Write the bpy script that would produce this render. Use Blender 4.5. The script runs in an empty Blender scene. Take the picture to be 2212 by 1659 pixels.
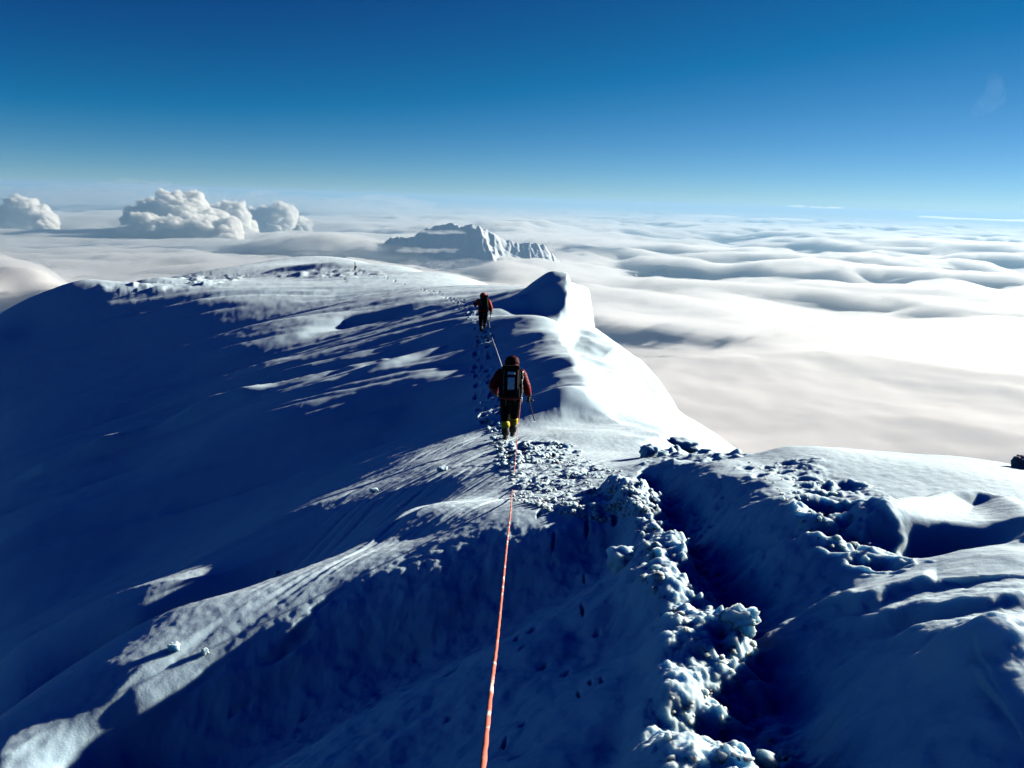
NAZ, RSTEP = 1300, .0020
import bpy, bmesh, math, random
import numpy as np
from mathutils import Vector, Matrix

scene = bpy.context.scene
COL = scene.collection
random.seed(7)
rad = math.radians

# ------------------------------------------------------------------ camera
PITCH, ROLL, HFOV = rad(12.95), rad(1.9), rad(65.0)
FPX = 1106.0 / math.tan(HFOV / 2)          # focal length in pixels of a 2212 x 1659 picture
CF = np.array([0, math.cos(PITCH), -math.sin(PITCH)])
_r0, _u0 = np.array([1.0, 0, 0]), np.array([0, math.sin(PITCH), math.cos(PITCH)])
CR = math.cos(ROLL) * _r0 + math.sin(ROLL) * _u0
CU = -math.sin(ROLL) * _r0 + math.cos(ROLL) * _u0

def ray(px, py):
    return CF + CR * ((px - 1106) / FPX) + CU * ((829.5 - py) / FPX)

def aze(px, py):
    d = ray(px, py)
    h = math.hypot(d[0], d[1])
    return math.atan2(d[0], d[1]), d[2] / h

def at(px, py, r):
    """world point at horizontal distance r from the camera foot along a picture ray"""
    d = ray(px, py); h = math.hypot(d[0], d[1])
    return np.array(d) * (r / h)

cam = bpy.data.cameras.new('camera')
cam.sensor_width = 36; cam.lens = 18 / math.tan(HFOV / 2)
cam.clip_start = 0.05; cam.clip_end = 300000
camo = bpy.data.objects.new('camera', cam); COL.objects.link(camo)
M = Matrix.Identity(4)
for i in range(3):
    M[i][0] = CR[i]; M[i][1] = CU[i]; M[i][2] = -CF[i]
camo.matrix_world = M
scene.camera = camo

# ------------------------------------------------------------------ light
SUN_AZ, SUN_EL = rad(60), rad(16)
SUNDIR = Vector((math.sin(SUN_AZ) * math.cos(SUN_EL), math.cos(SUN_AZ) * math.cos(SUN_EL), math.sin(SUN_EL)))
sun = bpy.data.lights.new('sun', 'SUN'); sun.energy = 4.4; sun.angle = rad(0.53); sun.color = (1, .925, .78)
suno = bpy.data.objects.new('sun', sun); COL.objects.link(suno)
suno.rotation_euler = SUNDIR.to_track_quat('Z', 'Y').to_euler()
w = bpy.data.worlds.new('World'); scene.world = w; w.use_nodes = True
nt = w.node_tree; nt.nodes.clear()
sky = nt.nodes.new('ShaderNodeTexSky'); sky.sky_type = 'NISHITA'; sky.sun_disc = False
sky.sun_elevation = SUN_EL; sky.sun_rotation = SUN_AZ
sky.altitude = 6500; sky.air_density = 1.0; sky.dust_density = 0.3; sky.ozone_density = 3.0
sky.dust_density = 0.0; sky.ozone_density = 6.0
# thin, very clear air: each channel of the sky is given more contrast between zenith and horizon
sepc = nt.nodes.new('ShaderNodeSeparateColor'); comb = nt.nodes.new('ShaderNodeCombineColor')
nt.links.new(sky.outputs[0], sepc.inputs[0])
for i, (dark, mu) in enumerate(((.75, 1.2), (.73, .96), (.68, .715))):
    m1 = nt.nodes.new('ShaderNodeMath'); m1.operation = 'SUBTRACT'; m1.inputs[1].default_value = dark
    m3 = nt.nodes.new('ShaderNodeMath'); m3.operation = 'MAXIMUM'; m3.inputs[1].default_value = 0.0
    m2 = nt.nodes.new('ShaderNodeMath'); m2.operation = 'MULTIPLY'; m2.inputs[1].default_value = mu
    nt.links.new(sepc.outputs[i], m1.inputs[0]); nt.links.new(m1.outputs[0], m3.inputs[0])
    nt.links.new(m3.outputs[0], m2.inputs[0]); nt.links.new(m2.outputs[0], comb.inputs[i])
bg = nt.nodes.new('ShaderNodeBackground'); bg.inputs[1].default_value = 0.05
wo = nt.nodes.new('ShaderNodeOutputWorld')
nt.links.new(comb.outputs[0], bg.inputs[0]); nt.links.new(bg.outputs[0], wo.inputs[0])
scene.view_settings.view_transform = 'Standard'; scene.view_settings.look = 'None'
scene.view_settings.exposure = 1.3; scene.view_settings.gamma = 1.0
scene.render.engine = 'CYCLES'
scene.cycles.use_denoising = True
scene.cycles.max_bounces = 8; scene.cycles.volume_bounces = 7; scene.cycles.diffuse_bounces = 0

# ------------------------------------------------------------------ numpy helpers
def perlin(x, y, seed=0):
    rng = np.random.RandomState(seed)
    perm = rng.permutation(512).astype(np.int32)
    ang = rng.rand(512) * 2 * np.pi
    gx, gy = np.cos(ang).astype(np.float32), np.sin(ang).astype(np.float32)
    xi = np.floor(x).astype(np.int32); yi = np.floor(y).astype(np.int32)
    xf = (x - xi).astype(np.float32); yf = (y - yi).astype(np.float32)
    u = xf * xf * xf * (xf * (xf * 6 - 15) + 10); v = yf * yf * yf * (yf * (yf * 6 - 15) + 10)
    def g(ix, iy, fx, fy):
        h = perm[(perm[ix & 511] + iy) & 511]
        return gx[h] * fx + gy[h] * fy
    a = g(xi, yi, xf, yf); b = g(xi + 1, yi, xf - 1, yf)
    c = g(xi, yi + 1, xf, yf - 1); d = g(xi + 1, yi + 1, xf - 1, yf - 1)
    ab = a + u * (b - a); cd = c + u * (d - c)
    return (ab + v * (cd - ab)) * 1.5

def fbm(x, y, oct=4, seed=0, gain=.5, lac=2.03):
    s = 0; a = 1
    for i in range(oct):
        s = s + a * perlin(x, y, seed + i); a *= gain
        x = x * lac + 17.3; y = y * lac - 9.1
    return s

def sstep(a, b, x):
    t = np.clip((x - a) / (b - a), 0, 1)
    return t * t * (3 - 2 * t)

class TPS:
    def __init__(s, P, v, lam=1e-5):
        P = np.asarray(P, float); n = len(P)
        K = s.k(P, P) + lam * np.eye(n)
        A = np.zeros((n + 3, n + 3)); A[:n, :n] = K
        Q = np.c_[np.ones(n), P]; A[:n, n:] = Q; A[n:, :n] = Q.T
        s.w = np.linalg.solve(A, np.r_[v, 0, 0, 0]); s.P = P
    @staticmethod
    def k(A, B):
        d2 = ((A[:, None, :] - B[None, :, :]) ** 2).sum(-1)
        return np.where(d2 > 1e-18, .5 * d2 * np.log(np.maximum(d2, 1e-18)), 0)
    def __call__(s, P):
        out = np.empty(len(P))
        for i in range(0, len(P), 20000):
            q = P[i:i + 20000]
            out[i:i + 20000] = s.k(q, s.P) @ s.w[:-3] + s.w[-3] + q @ s.w[-2:]
        return out

def spline_matrix(xc, xq):
    """natural cubic spline interpolation as a matrix"""
    n = len(xc); h = np.diff(xc)
    A = np.zeros((n, n)); R = np.zeros((n, n)); A[0, 0] = A[-1, -1] = 1
    for i in range(1, n - 1):
        A[i, i - 1] = h[i - 1]; A[i, i] = 2 * (h[i - 1] + h[i]); A[i, i + 1] = h[i]
        R[i, i - 1] = 6 / h[i - 1]; R[i, i + 1] = 6 / h[i]; R[i, i] = -6 / h[i - 1] - 6 / h[i]
    S = np.linalg.solve(A, R)
    j = np.clip(np.searchsorted(xc, xq) - 1, 0, n - 2)
    hh = h[j]; a = (xc[j + 1] - xq) / hh; b = 1 - a
    Wm = np.zeros((len(xq), n)); k = np.arange(len(xq))
    Wm[k, j] += a; Wm[k, j + 1] += b
    Wm += ((a ** 3 - a) * hh * hh / 6)[:, None] * S[j] + ((b ** 3 - b) * hh * hh / 6)[:, None] * S[j + 1]
    return Wm

def poly_sd(X, Y, pts, closed=True):
    """distance to polyline (negative inside when closed), arc position along it, side sign"""
    P = np.asarray(pts, np.float32)
    n = len(P); segs = n if closed else n - 1
    best = np.full(X.shape, 1e9, np.float32); arc = np.zeros(X.shape, np.float32); side = np.ones(X.shape, np.float32)
    inside = np.zeros(X.shape, bool); acc = 0.0
    for i in range(segs):
        a = P[i]; b = P[(i + 1) % n]; d = b - a; L = float(np.hypot(*d)) + 1e-9
        t = np.clip(((X - a[0]) * d[0] + (Y - a[1]) * d[1]) / (L * L), 0, 1)
        dx = X - (a[0] + t * d[0]); dy = Y - (a[1] + t * d[1]); dd = np.hypot(dx, dy)
        m = dd < best
        best[m] = dd[m]; arc[m] = acc + t[m] * L
        side[m] = np.sign(d[0] * dy[m] - d[1] * dx[m])
        acc += L
        if closed and abs(b[1] - a[1]) > 1e-12:
            c = ((a[1] > Y) != (b[1] > Y)) & (X < (b[0] - a[0]) * (Y - a[1]) / (b[1] - a[1]) + a[0])
            inside ^= c
    if closed:
        return np.where(inside, -best, best), arc
    return best, arc, side

# ------------------------------------------------------------------ the mountain: control heights
# (picture x, picture y, horizontal distance in metres): survey points on the snow
CTRL = [
 (1100,1659,2.85),(1100,1500,3.75),(1100,1400,4.31),(1100,1300,6.33),(1100,1200,6.74),(1100,1120,7.29),(1100,1080,9.49),(1100,1040,10.63),(1100,1000,12.50),(1100,955,15.76),(1060,918,19.50),(1040,866,25.64),
 (1040,800,30.31),(1040,750,34.20),(1045,718,37.03),(1050,690,40.93),(1060,660,46.71),(1100,648,49.55),(1000,640,68.26),(1000,620,87.45),(1000,598,130.43),(1160,920,18.75),(1160,860,22.66),(1160,780,28.73),
 (1160,720,34.28),(1150,680,45.91),(1130,655,46.43),(1190,630,51.58),(1190,604,51.48),(1215,612,52.35),(1230,612,55.81),(1120,634,55.53),(1250,930,16.60),(1250,900,19.66),(1220,850,20.68),(1200,780,26.90),
 (1185,720,33.08),(1180,690,36.71),(1215,655,45.68),(900,584,157.37),(900,610,107.37),(900,645,68.97),(900,700,50.10),(900,760,37.73),(900,820,30.33),(900,900,27.47),(900,960,20.49),(900,1030,14.05),(900,1100,8.91),
 (900,1160,7.92),(900,1200,6.98),(900,1300,6.38),(900,1400,6.04),(900,1500,4.25),(900,1659,3.36),(800,571,186.53),(700,571,186.52),(770,600,131.47),(750,640,95.76),(750,700,63.60),(750,780,39.47),(600,579,166.97),
 (600,610,138.29),(600,650,96.61),(600,700,65.42),(600,800,41.18),(600,900,30.50),(600,1000,27.29),(600,1100,20.13),(600,1180,12.71),(600,1250,12.00),(600,1330,6.60),(600,1420,6.20),(600,1520,5.91),(600,1659,4.29),
 (440,591,170.47),(440,612,154.89),(440,640,104.04),(440,680,96.07),(440,760,82.02),(300,607,144.38),(300,635,124.08),(300,700,100.88),(300,800,86.81),(300,900,52.89),(300,1000,34.38),(300,1100,27.69),(300,1200,25.27),
 (300,1300,16.36),(300,1400,11.68),(300,1470,11.46),(300,1540,6.12),(300,1659,5.90),(195,619,124.40),(195,650,125.96),(195,700,127.25),(130,665,128.58),(60,712,113.12),(0,731,111.68),(0,800,103.46),(0,900,69.28),
 (0,1000,46.09),(0,1100,36.05),(0,1200,28.63),(0,1300,26.28),(0,1400,19.09),(0,1500,12.08),(0,1600,9.86),(0,1659,6.09),(1300,1659,2.66),(1300,1500,3.24),(1300,1400,3.98),(1300,1300,4.48),(1300,1200,6.74),
 (1300,1120,7.21),(1300,1080,7.62),(1300,1040,9.81),(1300,1000,11.56),(1330,975,13.64),(1430,1659,2.36),(1430,1500,3.04),(1430,1400,3.54),(1430,1300,4.28),(1430,1200,5.15),(1430,1120,7.16),(1500,1659,2.74),
 (1500,1500,3.17),(1500,1350,4.19),(1500,1200,5.01),(1500,1100,7.17),(1500,1030,9.44),(1500,985,11.21),(1700,1659,2.41),(1700,1500,3.16),(1700,1350,3.64),(1700,1200,4.82),(1700,1100,5.52),(1700,1020,7.80),
 (1700,965,9.41),(1900,1659,2.20),(1900,1500,2.66),(1900,1350,3.56),(1900,1200,4.77),(1900,1100,6.37),(1900,1030,7.72),(1900,980,9.67),(2212,1659,2.20),(2212,1500,2.46),(2212,1350,3.00),(2212,1200,4.32),
 (2212,1120,6.19),(2212,1050,8.06),(2212,1008,10.20),(2000,1250,4.13),(2060,990,9.81),
]
SURV = []
for px, py, r in CTRL:
    a, e = aze(px, py); SURV.append((a, math.log(r), e))
# ground the picture does not show: behind the skyline, beside and behind the photographer
for px, py, r, k in [(0,731,112,1),(130,665,128,1),(195,619,138,1),(300,607,150,1),(440,591,170,1),(600,579,185,1),(750,570,190,1),(900,584,160,1),(1000,598,130,1),(1090,607,112,1)]:
    a, e = aze(px, py)
    SURV += [(a, math.log(r * 1.3), e - .035), (a, math.log(r * 2.0), e - .22), (a, math.log(650), e - .75)]
for px, py, r in [(1150,612,90),(1230,612,75)]:
    a, e = aze(px, py); SURV += [(a, math.log(r), e - .012)]
    SURV += [(a, math.log(200), e - .15), (a, math.log(650), e - .75)]
for az_, r, z in [(-60,3,-3.0),(-60,8,-7.5),(-60,25,-20),(-60,80,-55),(-60,650,-550),(-95,3,-3.0),(-95,10,-8),(-95,80,-60),(-95,650,-600),
                  (50,3,-1.6),(50,6,-2.3),(50,10,-3.2),(80,3,-1.5),(80,8,-2.4),(80,14,-5),(0,1,-1.75),(-40,1,-1.95),(40,1,-1.6),(-90,1,-2.0),(90,1,-1.5),
                  (15,40,-16),(30,40,-20),(60,40,-25),(30,150,-90),(70,150,-110),(30,650,-550),(70,650,-550)]:
    SURV.append((rad(az_), math.log(r), z / r))
SURV = np.array(SURV)
tpsA = TPS(SURV[:, :2], SURV[:, 2], 2e-5)

# right-hand flank below the cornice
FL = [(1275,740,56),(1350,768,52),(1400,800,47),(1450,835,42),(1500,880,36),(1560,945,29.5),
      (1300,900,19.2),(1290,860,22),(1262,800,27.5),(1300,800,33),(1350,850,27.5),(1400,880,25.5),(1400,930,19),(1450,930,20.5),(1260,770,36),(1265,770,42),(1350,800,38),
      (1380,955,15),(1450,960,15.5),(1500,960,19)]
FS = []
for px, py, r in FL:
    a, e = aze(px, py); FS.append((a, math.log(r), e))
for px, py, r in [(1275,740,56),(1350,768,52),(1400,800,47),(1450,835,42),(1500,880,36),(1560,945,29.5)]:
    a, e = aze(px, py); FS += [(a, math.log(r * 1.35), e - .06), (a, math.log(r * 2.2), e - .3), (a, math.log(650), -.9)]
for az_, r, z in [(25,12,-5.5),(25,20,-10.5),(25,60,-42),(45,12,-5.5),(45,25,-16),(45,80,-62),(90,14,-7),(90,80,-65),(60,650,-600),(100,650,-600),(10,12,-4.6),(4,70,-18),(0,100,-30),(-5,150,-50),(100,20,-12)]:
    FS.append((rad(az_), math.log(r), z / r))
FS = np.array(FS)
tpsB = TPS(FS[:, :2], FS[:, 2], 2e-5)

# edge of the cornice (plan view polyline); inside = the ridge top
EDGE_PX = [(2212,1004,10.6),(2000,986,10.3),(1850,966,10.2),(1700,951,10.3),(1600,947,10.9),(1500,952,11.9),(1430,966,12.8),(1380,962,14),(1330,946,15.6),(1290,916,17.6),(1276,885,19.5),(1262,840,21.8),(1241,800,24.6),(1226,750,28.9),(1206,715,33.5),(1184,692,38),(1198,680,42),(1224,650,49),(1217,626,53),(1245,611,57)]
EDGE = [tuple(at(*p)[:2]) for p in EDGE_PX]
EDGE = [(30, 8), (13, 9.5)] + EDGE + [(5.5, 60), (4.5, 70), (3, 95), (3, 700), (-900, 700), (-900, -300), (60, -300), (60, 4)]

# grid in polar coordinates round the photographer, finer where it is seen
azs = np.r_[np.linspace(-105, -38, 50)[:-1], np.linspace(-38, 38, NAZ), np.linspace(38, 105, 50)[1:]]
azs = np.radians(azs)
lr = [math.log(.8)]
while lr[-1] < math.log(650):
    r = math.exp(lr[-1])
    lr.append(lr[-1] + (RSTEP * 4 if r < 2.0 else RSTEP * (max(r, 2.2) / 2.2) ** .36))
lr = np.array(lr)
ac = np.radians(np.r_[np.linspace(-105, -40, 14)[:-1], np.linspace(-40, 40, 161), np.linspace(40, 105, 14)[1:]])
lc = np.linspace(lr[0], lr[-1], 300)
Wa, Wl = spline_matrix(ac, azs), spline_matrix(lc, lr)
LC, AC = np.meshgrid(lc, ac, indexing='ij')
pq = np.c_[AC.ravel(), LC.ravel()]
eA = Wl @ tpsA(pq).reshape(LC.shape) @ Wa.T
eB = Wl @ tpsB(pq).reshape(LC.shape) @ Wa.T
RR = np.exp(lr)[:, None] * np.ones(len(azs))[None, :]
X = RR * np.sin(azs)[None, :]; Y = RR * np.cos(azs)[None, :]
ZA = eA * RR; ZB = np.minimum(eB * RR, ZA)
sd, earc = poly_sd(X, Y, EDGE)
wob = .25 * perlin(X * .45, Y * .45, 91) + .12 * perlin(X * 1.3, Y * 1.3, 92)
sdw = sd + wob * sstep(10, 16, RR)
# lip: the ridge surface kicks up a little at the edge, then breaks off
tB = sstep(0.0, .45 + .012 * RR, sdw)
Z = ZA * (1 - tB) + ZB * tB
ONTOP = 1 - tB
print('grid', X.shape)

def project(x, y, z):
    xc = x * CR[0] + y * CR[1] + z * CR[2]; yc = x * CU[0] + y * CU[1] + z * CU[2]; zc = np.maximum(x * CF[0] + y * CF[1] + z * CF[2], .05)
    return 1106 + FPX * xc / zc, 829.5 - FPX * yc / zc
PX, PY = project(X, Y, Z)
ZBASE = Z.copy()

_AZI = np.arange(len(azs))
def ground(px, py, Zf=None):
    """first point of the snow along a picture ray"""
    a, e = aze(px, py)
    j = np.interp(a, azs, _AZI); j0 = int(j); f = j - j0
    src = ZBASE if Zf is None else Zf
    col = (src[:, j0] * (1 - f) + src[:, min(j0 + 1, len(azs) - 1)] * f) / np.exp(lr)
    k = int(np.argmax((col >= e) & (lr > math.log(1.5))))
    if k == 0: k = len(lr) - 1
    c0, c1 = col[k - 1], col[k]
    t = (e - c0) / (c1 - c0 + 1e-12); r = math.exp(lr[k - 1] + t * (lr[k] - lr[k - 1]))
    return np.array([r * math.sin(a), r * math.cos(a), r * e])
def height(x, y, Zf=None):
    src = Z if Zf is None else Zf
    a = math.atan2(x, y); u = math.log(math.hypot(x, y))
    j = np.interp(a, azs, _AZI); i = np.interp(u, lr, np.arange(len(lr)))
    j0, i0 = min(int(j), len(azs) - 2), min(int(i), len(lr) - 2); f, g = j - j0, i - i0
    return float((src[i0, j0] * (1 - f) + src[i0, j0 + 1] * f) * (1 - g) + (src[i0 + 1, j0] * (1 - f) + src[i0 + 1, j0 + 1] * f) * g)
# ------------------------------------------------------------------ surface relief
X32, Y32 = X.astype(np.float32), Y.astype(np.float32)
PX32, PY32 = PX.astype(np.float32), PY.astype(np.float32)

def zone(pts, soft):
    """0..1 weight of a patch of snow outlined by picture points"""
    P = np.asarray(pts, float)
    x0, x1, y0, y1 = P[:, 0].min() - soft, P[:, 0].max() + soft, P[:, 1].min() - soft, P[:, 1].max() + soft
    m = (PX32 > x0) & (PX32 < x1) & (PY32 > y0) & (PY32 < y1)
    ii = np.where(m.any(1))[0]; jj = np.where(m.any(0))[0]
    W = np.zeros(X.shape, np.float32)
    if len(ii) == 0: return W
    s = np.s_[ii[0]:ii[-1] + 1, jj[0]:jj[-1] + 1]
    d, _ = poly_sd(PX32[s], PY32[s], P)
    W[s] = 1 - sstep(-soft, soft, d)
    return W

def block(x0, x1, y0, y1):
    m = (X32 > x0) & (X32 < x1) & (Y32 > y0) & (Y32 < y1)
    ii = np.where(m.any(1))[0]; jj = np.where(m.any(0))[0]
    if len(ii) == 0: return None
    return np.s_[ii[0]:ii[-1] + 1, jj[0]:jj[-1] + 1]

def chunks(x, y, size, seed, rmin=.25, rmax=.6, dens=1.0):
    """heights of half-buried irregular lumps about `size` metres apart"""
    x = x / size; y = y / size
    x = x + .28 * perlin(x * 1.7, y * 1.7, seed + 5); y = y + .28 * perlin(x * 1.7 + 40, y * 1.7, seed + 6)
    rng = np.random.RandomState(seed); perm = rng.permutation(1024).astype(np.int32); tab = rng.rand(1024, 4).astype(np.float32)
    xi = np.floor(x).astype(np.int32); yi = np.floor(y).astype(np.int32)
    out = np.zeros(x.shape, np.float32)
    for a in (-1, 0, 1):
        for b in (-1, 0, 1):
            h = perm[(perm[(xi + a) & 1023] + yi + b) & 1023]; t = tab[h]
            dx = xi + a + .15 + .7 * t[..., 0] - x; dy = yi + b + .15 + .7 * t[..., 1] - y
            r = rmin + (rmax - rmin) * t[..., 2] ** 2
            q = np.maximum(r * r - dx * dx - dy * dy, 0)
            out = np.maximum(out, np.where(t[..., 3] < dens, q / (r + .12) * (.7 + .6 * t[..., 3]), 0))
    return out * size

def dent(c, rx, ry, ang, depth, rim=0.0, edge=.45, ragged=.2, seed=0):
    """a hollow (or, with negative depth, a lump) with a soft raised rim"""
    R = max(rx, ry) * 1.9
    s = block(c[0] - R, c[0] + R, c[1] - R, c[1] + R)
    if s is None: return
    dx, dy = X[s] - c[0], Y[s] - c[1]
    u = (dx * math.sin(ang) + dy * math.cos(ang)) / rx; v = (dx * math.cos(ang) - dy * math.sin(ang)) / ry
    q = np.hypot(u, v) * (1 + ragged * perlin(u * 1.6 + seed * 3.1, v * 1.6 + seed, seed % 50))
    Z[s] += -depth * (1 - sstep(1 - edge, 1, q)) + rim * np.exp(-((q - 1.15) / .22) ** 2)

def line(pxs):
    return np.array([ground(*p)[:2] for p in pxs])

def resample(P, step):
    P = np.asarray(P, float); L = np.r_[0, np.cumsum(np.hypot(*np.diff(P, axis=0).T))]
    t = np.arange(0, L[-1], step)
    return np.c_[np.interp(t, L, P[:, 0]), np.interp(t, L, P[:, 1])]

top = ONTOP.astype(np.float32)
# --- wind-carved ridges (sastrugi): long across the wind, steep on one side
def sastrugi(ang, lu, lv, seed, sharp=.5):
    u = X32 * math.sin(ang) + Y32 * math.cos(ang); v = X32 * math.cos(ang) - Y32 * math.sin(ang)
    v = v + lv * .9 * perlin(u / (lu * .8), v / (lv * 5), seed + 3)
    n = perlin(u / lu, v / lv, seed); m = perlin(u / (lu * .45) + 7, v / (lv * .42), seed + 1)
    n = n + .4 * m
    return (1 - sharp) * n + sharp * (1 - 2 * np.abs(n))

flank_hi = zone([(0,760),(200,640),(420,612),(700,590),(900,596),(1090,625),(1190,606),(1240,640),(1190,690),(1240,760),(1260,850),(1210,880),(1100,860),(1030,880),(900,850),(600,900),(250,850),(0,900)], 60)
plateau = zone([(300,625),(600,585),(850,580),(1080,612),(1150,640),(900,660),(600,690),(420,720)], 25)
low = zone([(0,860),(300,820),(650,840),(880,870),(1030,900),(800,1020),(600,1200),(300,1420),(0,1640)], 60)
band = zone([(1040,925),(1150,950),(1330,985),(1110,1085),(900,1165),(700,1262),(560,1345),(420,1425),(250,1520),(60,1659),(0,1640),(300,1440),(500,1310),(640,1215),(780,1030),(900,985)], 22)
rope_zone = zone([(1110,1130),(1400,1140),(1380,1250),(1330,1659),(-50,1700),(200,1640),(600,1350),(900,1190)], 25)
S1 = sastrugi(rad(80), 24, 3.0, 11, .35); S2 = sastrugi(rad(77), 10, 1.2, 21, .4)
Z += .46 * S1 * flank_hi * top + .09 * S2 * flank_hi * top * sstep(75, 40, RR).astype(np.float32)
Z += .16 * sastrugi(rad(84), 45, 7.0, 33, .3) * plateau
Z += .24 * S1 * low + .11 * S2 * low * sstep(75, 40, RR).astype(np.float32)
S3 = sastrugi(rad(27), 2.6, .26, 31, .45); S4 = sastrugi(rad(25), 1.3, .10, 41, .4)
Z += (.026 * S3 + .006 * S4) * band * top
Z += .012 * sastrugi(rad(50), .9, .35, 51, .2) * rope_zone + (.05 * fbm(X32 * 1.3, Y32 * 1.3, 4, 61) + .012 * fbm(X32 * 6, Y32 * 6, 3, 62)) * rope_zone
del S1, S2, S3, S4
# grooves and ribs down the cornice face and the flank below it
off = (1 - top) * (RR < 120)
Z += off * (.10 * sastrugi(rad(100), 7, 1.3, 71, .3) + .14 * fbm(X32 / 2.5, Y32 / 2.5, 3, 75)).astype(np.float32) * np.clip(RR / 40, .3, 1.0)

# --- long single wind ridges that catch the sun across the shaded flank
for pts, hgt, wd in [([(625,835),(530,868),(430,905),(320,945),(210,985),(100,1022),(-20,1060)], .75, .32), ([(850,782),(800,795),(735,812)], .22, .4), ([(1045,735),(960,760),(850,795),(740,832)], .20, .4), ([(1020,700),(930,722),(800,760),(690,800)], .14, .4),
                     ([(760,700),(640,735),(500,775),(380,815)], .40, .9), ([(600,795),(500,822),(400,850)], .28, .6), ([(860,880),(760,905),(640,935),(480,975),(260,1055)], .22, .7), ([(560,591),(640,582),(720,576),(800,574)], .9, 2.2), ([(1000,660),(880,675),(740,700),(560,745)], .45, 1.0)]:
    P = line(pts); R = 5 * wd + 1
    s = block(P[:, 0].min() - R, P[:, 0].max() + R, P[:, 1].min() - R, P[:, 1].max() + R)
    d, a, sde = poly_sd(X32[s], Y32[s], P, False); L = a.max()
    d = d * sde + wd * .35 * perlin(X32[s] / (wd * 5), Y32[s] / (wd * 5), 301)
    prof = np.where(d > 0, np.exp(-(d / (wd * 3.2)) ** 2), np.exp(-(d / wd) ** 2)) if P[0, 0] < P[-1, 0] else np.where(d < 0, np.exp(-(d / (wd * 3.2)) ** 2), np.exp(-(d / wd) ** 2))
    Z[s] += hgt * prof * sstep(0, L * .25, a) * sstep(0, L * .35, L - a) * (.75 + .5 * perlin(a / (wd * 7), a * 0 + hgt, 302))

# --- the trench, its berm and its right-hand wall
BERM = line([(1340,1055),(1375,1085),(1397,1147),(1408,1199),(1416,1262),(1454,1305),(1488,1353),(1497,1401),(1502,1454),(1483,1501),(1497,1554),(1464,1612),(1468,1655),(1472,1800)])
RIM = line([(1400,1005),(1470,1012),(1520,1018),(1560,1045),(1646,1060),(1680,1110),(1756,1160),(1799,1235),(1808,1300),(1835,1345),(1890,1400),(1990,1440),(2090,1480),(2200,1640),(2250,1800)])
SLOT = line([(1425,1030),(1454,1085),(1520,1165),(1560,1222),(1620,1310),(1675,1375),(1715,1455),(1745,1530),(1800,1610),(1850,1800)])
FLOOR = line([(1420,1060),(1445,1130),(1480,1200),(1500,1270),(1560,1350),(1590,1430),(1610,1520),(1640,1620),(1660,1800)])
blk = block(-.5, 3.2, 1.0, 12)
bx, by = X32[blk], Y32[blk]
pol = np.r_[BERM, RIM[::-1]]
dB, aB, _ = poly_sd(bx, by, BERM, False); dR, aR, _ = poly_sd(bx, by, RIM, False)
dS, aS, _ = poly_sd(bx, by, SLOT, False); dF, aF, _ = poly_sd(bx, by, FLOOR, False)
din, _ = poly_sd(bx, by, pol)
wv = .06 * perlin(bx * 3, by * 3, 81)
inside = 1 - sstep(-.04, .05, din + wv)
wide = inside * sstep(.0, .16, dB + wv) * sstep(.0, .55, dR + wv)
deep = np.exp(-((dS + .5 * wv) / .16) ** 2)
fall = sstep(12.2, 9.5, by)
lump = chunks(bx, by, .17, 83, .3, .65) + .6 * chunks(bx, by, .08, 84)
Z[blk] += fall * (-.07 * wide - .10 * deep * np.maximum(wide, .25) + wide * np.exp(-(dF / .2) ** 2) * (.06 + .75 * lump + .06 * fbm(bx * 5, by * 5, 3, 85)))
Z[blk] += fall * .09 * np.exp(-(dR / .32) ** 2) * sstep(3.7, 4.5, by)
Z[blk] += fall * wide * .035 * fbm(bx * 7, by * 7, 4, 86)
bw = np.exp(-((dB + .05 * perlin(bx * 4, by * 4, 87)) / .20) ** 4)
berm_l = chunks(bx, by, .21, 88, .35, .7) + .8 * chunks(bx, by, .10, 89, .3, .65) + .5 * chunks(bx, by, .045, 90, .3, .6)
Z[blk] += fall * bw * (.11 + .42 * berm_l + .015 * fbm(bx * 14, by * 14, 3, 95))
# --- crumbled snow where the track bends
crumb = zone([(1105,1010),(1150,965),(1260,1000),(1400,1045),(1425,1100),(1410,1150),(1330,1128),(1250,1120),(1180,1100),(1110,1085)], 16)
track = np.maximum(crumb, zone([(1060,905),(1085,960),(1120,960),(1200,945),(1230,985),(1160,1010),(1120,1050),(1090,1040),(1075,985),(1045,925)], 14) * .9)
blk = block(-2.5, 4, 5, 26); bx, by = X32[blk], Y32[blk]; tr = track[blk]
Z[blk] += tr * (.22 * chunks(bx, by, .22, 101, .2, .6, .7) + .28 * chunks(bx, by, .11, 102, .25, .6) + .3 * chunks(bx, by, .055, 103, .25, .6) + .03 * fbm(bx * 4, by * 4, 3, 104)) * np.clip(.75 + .8 * perlin(bx * 1.2, by * 1.2, 105), .15, 1.2)
# --- boot holes along the trail
rng = np.random.RandomState(5)
def trail(pts, step, depth, w=.16, jit=.06, seed=0):
    P = resample([ground(*p)[:2] for p in pts], step)
    for i, p in enumerate(P[:-1]):
        d = P[i + 1] - p; a = math.atan2(d[0], d[1]); n = np.array([math.cos(a), -math.sin(a)]) * (w if i % 2 else -w)
        q = p + n + rng.randn(2) * jit
        dent(q, .21 + .05 * rng.rand(), .12 + .04 * rng.rand(), a + rng.randn() * .3, depth * (.7 + .6 * rng.rand()), depth * .15, .8, .3, i + seed)
trail([(1092,925),(1070,900),(1058,880),(1048,850),(1045,815),(1040,780),(1045,752),(1042,735),(1045,716)], .5, .2, .2, .09)
trail([(1042,712),(1030,690),(1012,668),(985,655),(950,640),(920,632),(880,618),(840,604),(800,594),(770,588)], .75, .1, .2, .1, 60)
trail([(1120,1000),(1108,975),(1100,957)], .4, .2, .17, .05, 30)
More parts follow.
